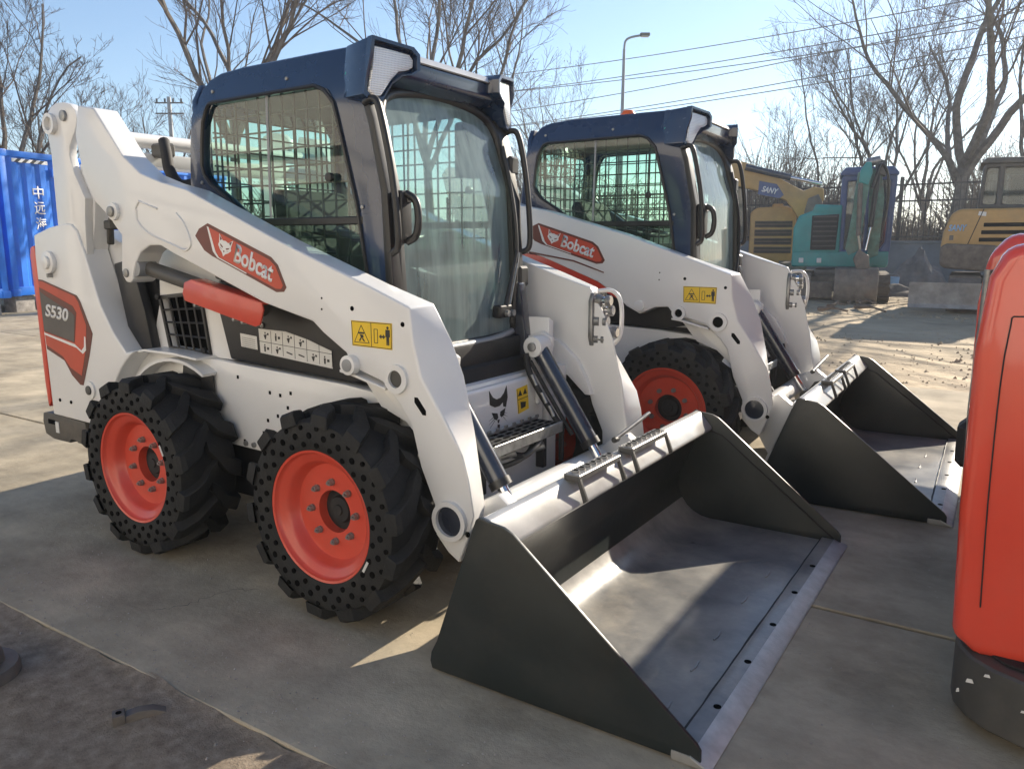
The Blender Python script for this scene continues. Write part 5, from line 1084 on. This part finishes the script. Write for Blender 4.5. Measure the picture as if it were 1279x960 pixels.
boxes('hood_latch', [(-.028, 0, .325, .355, .46, .52)], 'galv', rm, .006)
cv = curve([(1.5, -.15, 0), (.6, -.145, 0), (.22, -.11, 0), (.06, -.03, 0), (.015, .06, 0), (.01, .6, 0)], 6)
bu = plate('bumper', [(.01, .62), (.01, .10), (.02, .04), (.05, -.015), (.10, -.06), (.20, -.105), (.36, -.13), (.7, -.145), (1.5, -.15), (1.5, .62)], .03, .205, 'dark_grey', rm, 'xy', bevel=.016, seg=3)
plate('bumper_deck', [(.05, .60), (.05, .10), (.075, .03), (.13, -.025), (.24, -.065), (.4, -.085), (1.48, -.10), (1.48, .60)], .206, .214, 'matte_black', rm, 'xy', bevel=.003)
plate('tow_pocket', [(.20, .085), (.34, .085), (.36, .105), (.34, .135), (.22, .14), (.19, .11)], -.142, -.10, 'hole_dark', bu, bevel=.004)
for (x, z, sx, sz) in ((.06, .15, .010, .007), (.10, .19, .008, .005), (.035, .11, .004, .007), (.17, .14, .006, .004)):
    q = min(cv, key=lambda c: abs(c.x - x) + (9 if c.y > .03 else 0)); flat('paint_chip', [[(-sx, -sz), (sx, -sz * .4), (sx * .5, sz), (-sx * .7, sz * .6)]], (q.x - .004, q.y - .004 - .01, z), (.93, -.32, 0), (0, 0, 1), 'paper', bu)
track(rm, .35, .75, .1, 3.4, .62, 'matte_black')
# unseen cab added beyond the right edge, sized to shade the near bucket
cabm = plate('cab_frame', [(.5, 1.2), (4.1, 1.2), (4.2, 3.1), (4.0, 3.35), (.9, 3.35), (.7, 3.1)], .22, 1.7, 'vehicle_red', rm, 'yz', bevel=.05, holes=[[(1.0, 1.7), (2.3, 1.7), (2.3, 3.1), (1.0, 3.1)], [(2.45, 1.7), (3.95, 1.7), (3.95, 3.1), (2.45, 3.1)]]) if False else None
cabm = box('shade_cab_body', .18, 1.7, 1.0, 4.9, 1.28, 2.02, 'vehicle_red', rm, .05)
for y0, y1 in ((1.3, 2.7), (2.9, 4.5)): boxes('shade_cab_pane', [(.175, .185, y0, y1, 1.45, 1.9)], 'old_glass', cabm)
box('cab_roof', .17, 1.72, .95, 4.95, 2.02, 2.08, 'black', rm, .02)  # tops the added shadow-casting cab

# ---- workshop behind the camera: seen only in the glass and paint, and it throws sunlight back on the shaded sides
wk = thing('workshop_building', 'pale workshop behind the camera, mirrored in the cab windows', 'building', (-24, -13.5, 0), 0)
hl = []
for i in range(8): hl.append([(3 + i * 6.4, .4), (3 + i * 6.4, 2.8), (5.6 + i * 6.4, 2.8), (5.6 + i * 6.4, .4)])
plate('wall', [(0, 0), (54, 0), (54, 7.2), (0, 7.2)], -.3, 0, 'workshop_wall', wk, bevel=.01, holes=hl)
for i in range(8): boxes('shutter', [(3 + i * 6.4, 5.6 + i * 6.4, -.25, -.2, .4, 2.8)], 'wall_blue' if i % 2 else 'dark_grey', wk)
box('roof', -.4, 54.4, -8, .4, 7.2, 7.5, 'dark_grey', wk, .03); box('string_course', 0, 54, 0, .12, 3.5, 3.7, 'dark_grey', wk, .02)

# ---- hazy winter air over the whole yard
hz = bpy.data.materials.new('haze'); hz.use_nodes = True; n_ = hz.node_tree; n_.nodes.clear()
ho = n_.nodes.new('ShaderNodeOutputMaterial'); hv = n_.nodes.new('ShaderNodeVolumePrincipled'); hv.inputs['Color'].default_value = (.86, .92, 1, 1); hv.inputs['Density'].default_value = .0019; hv.inputs['Anisotropy'].default_value = .35
n_.links.new(hv.outputs[0], ho.inputs['Volume']); MATS['haze'] = hz
tag(box('haze', -420, 420, -420, 420, -1.2, 19, 'haze', None, 0), 'pale winter haze over the whole yard', 'haze', kind='stuff')
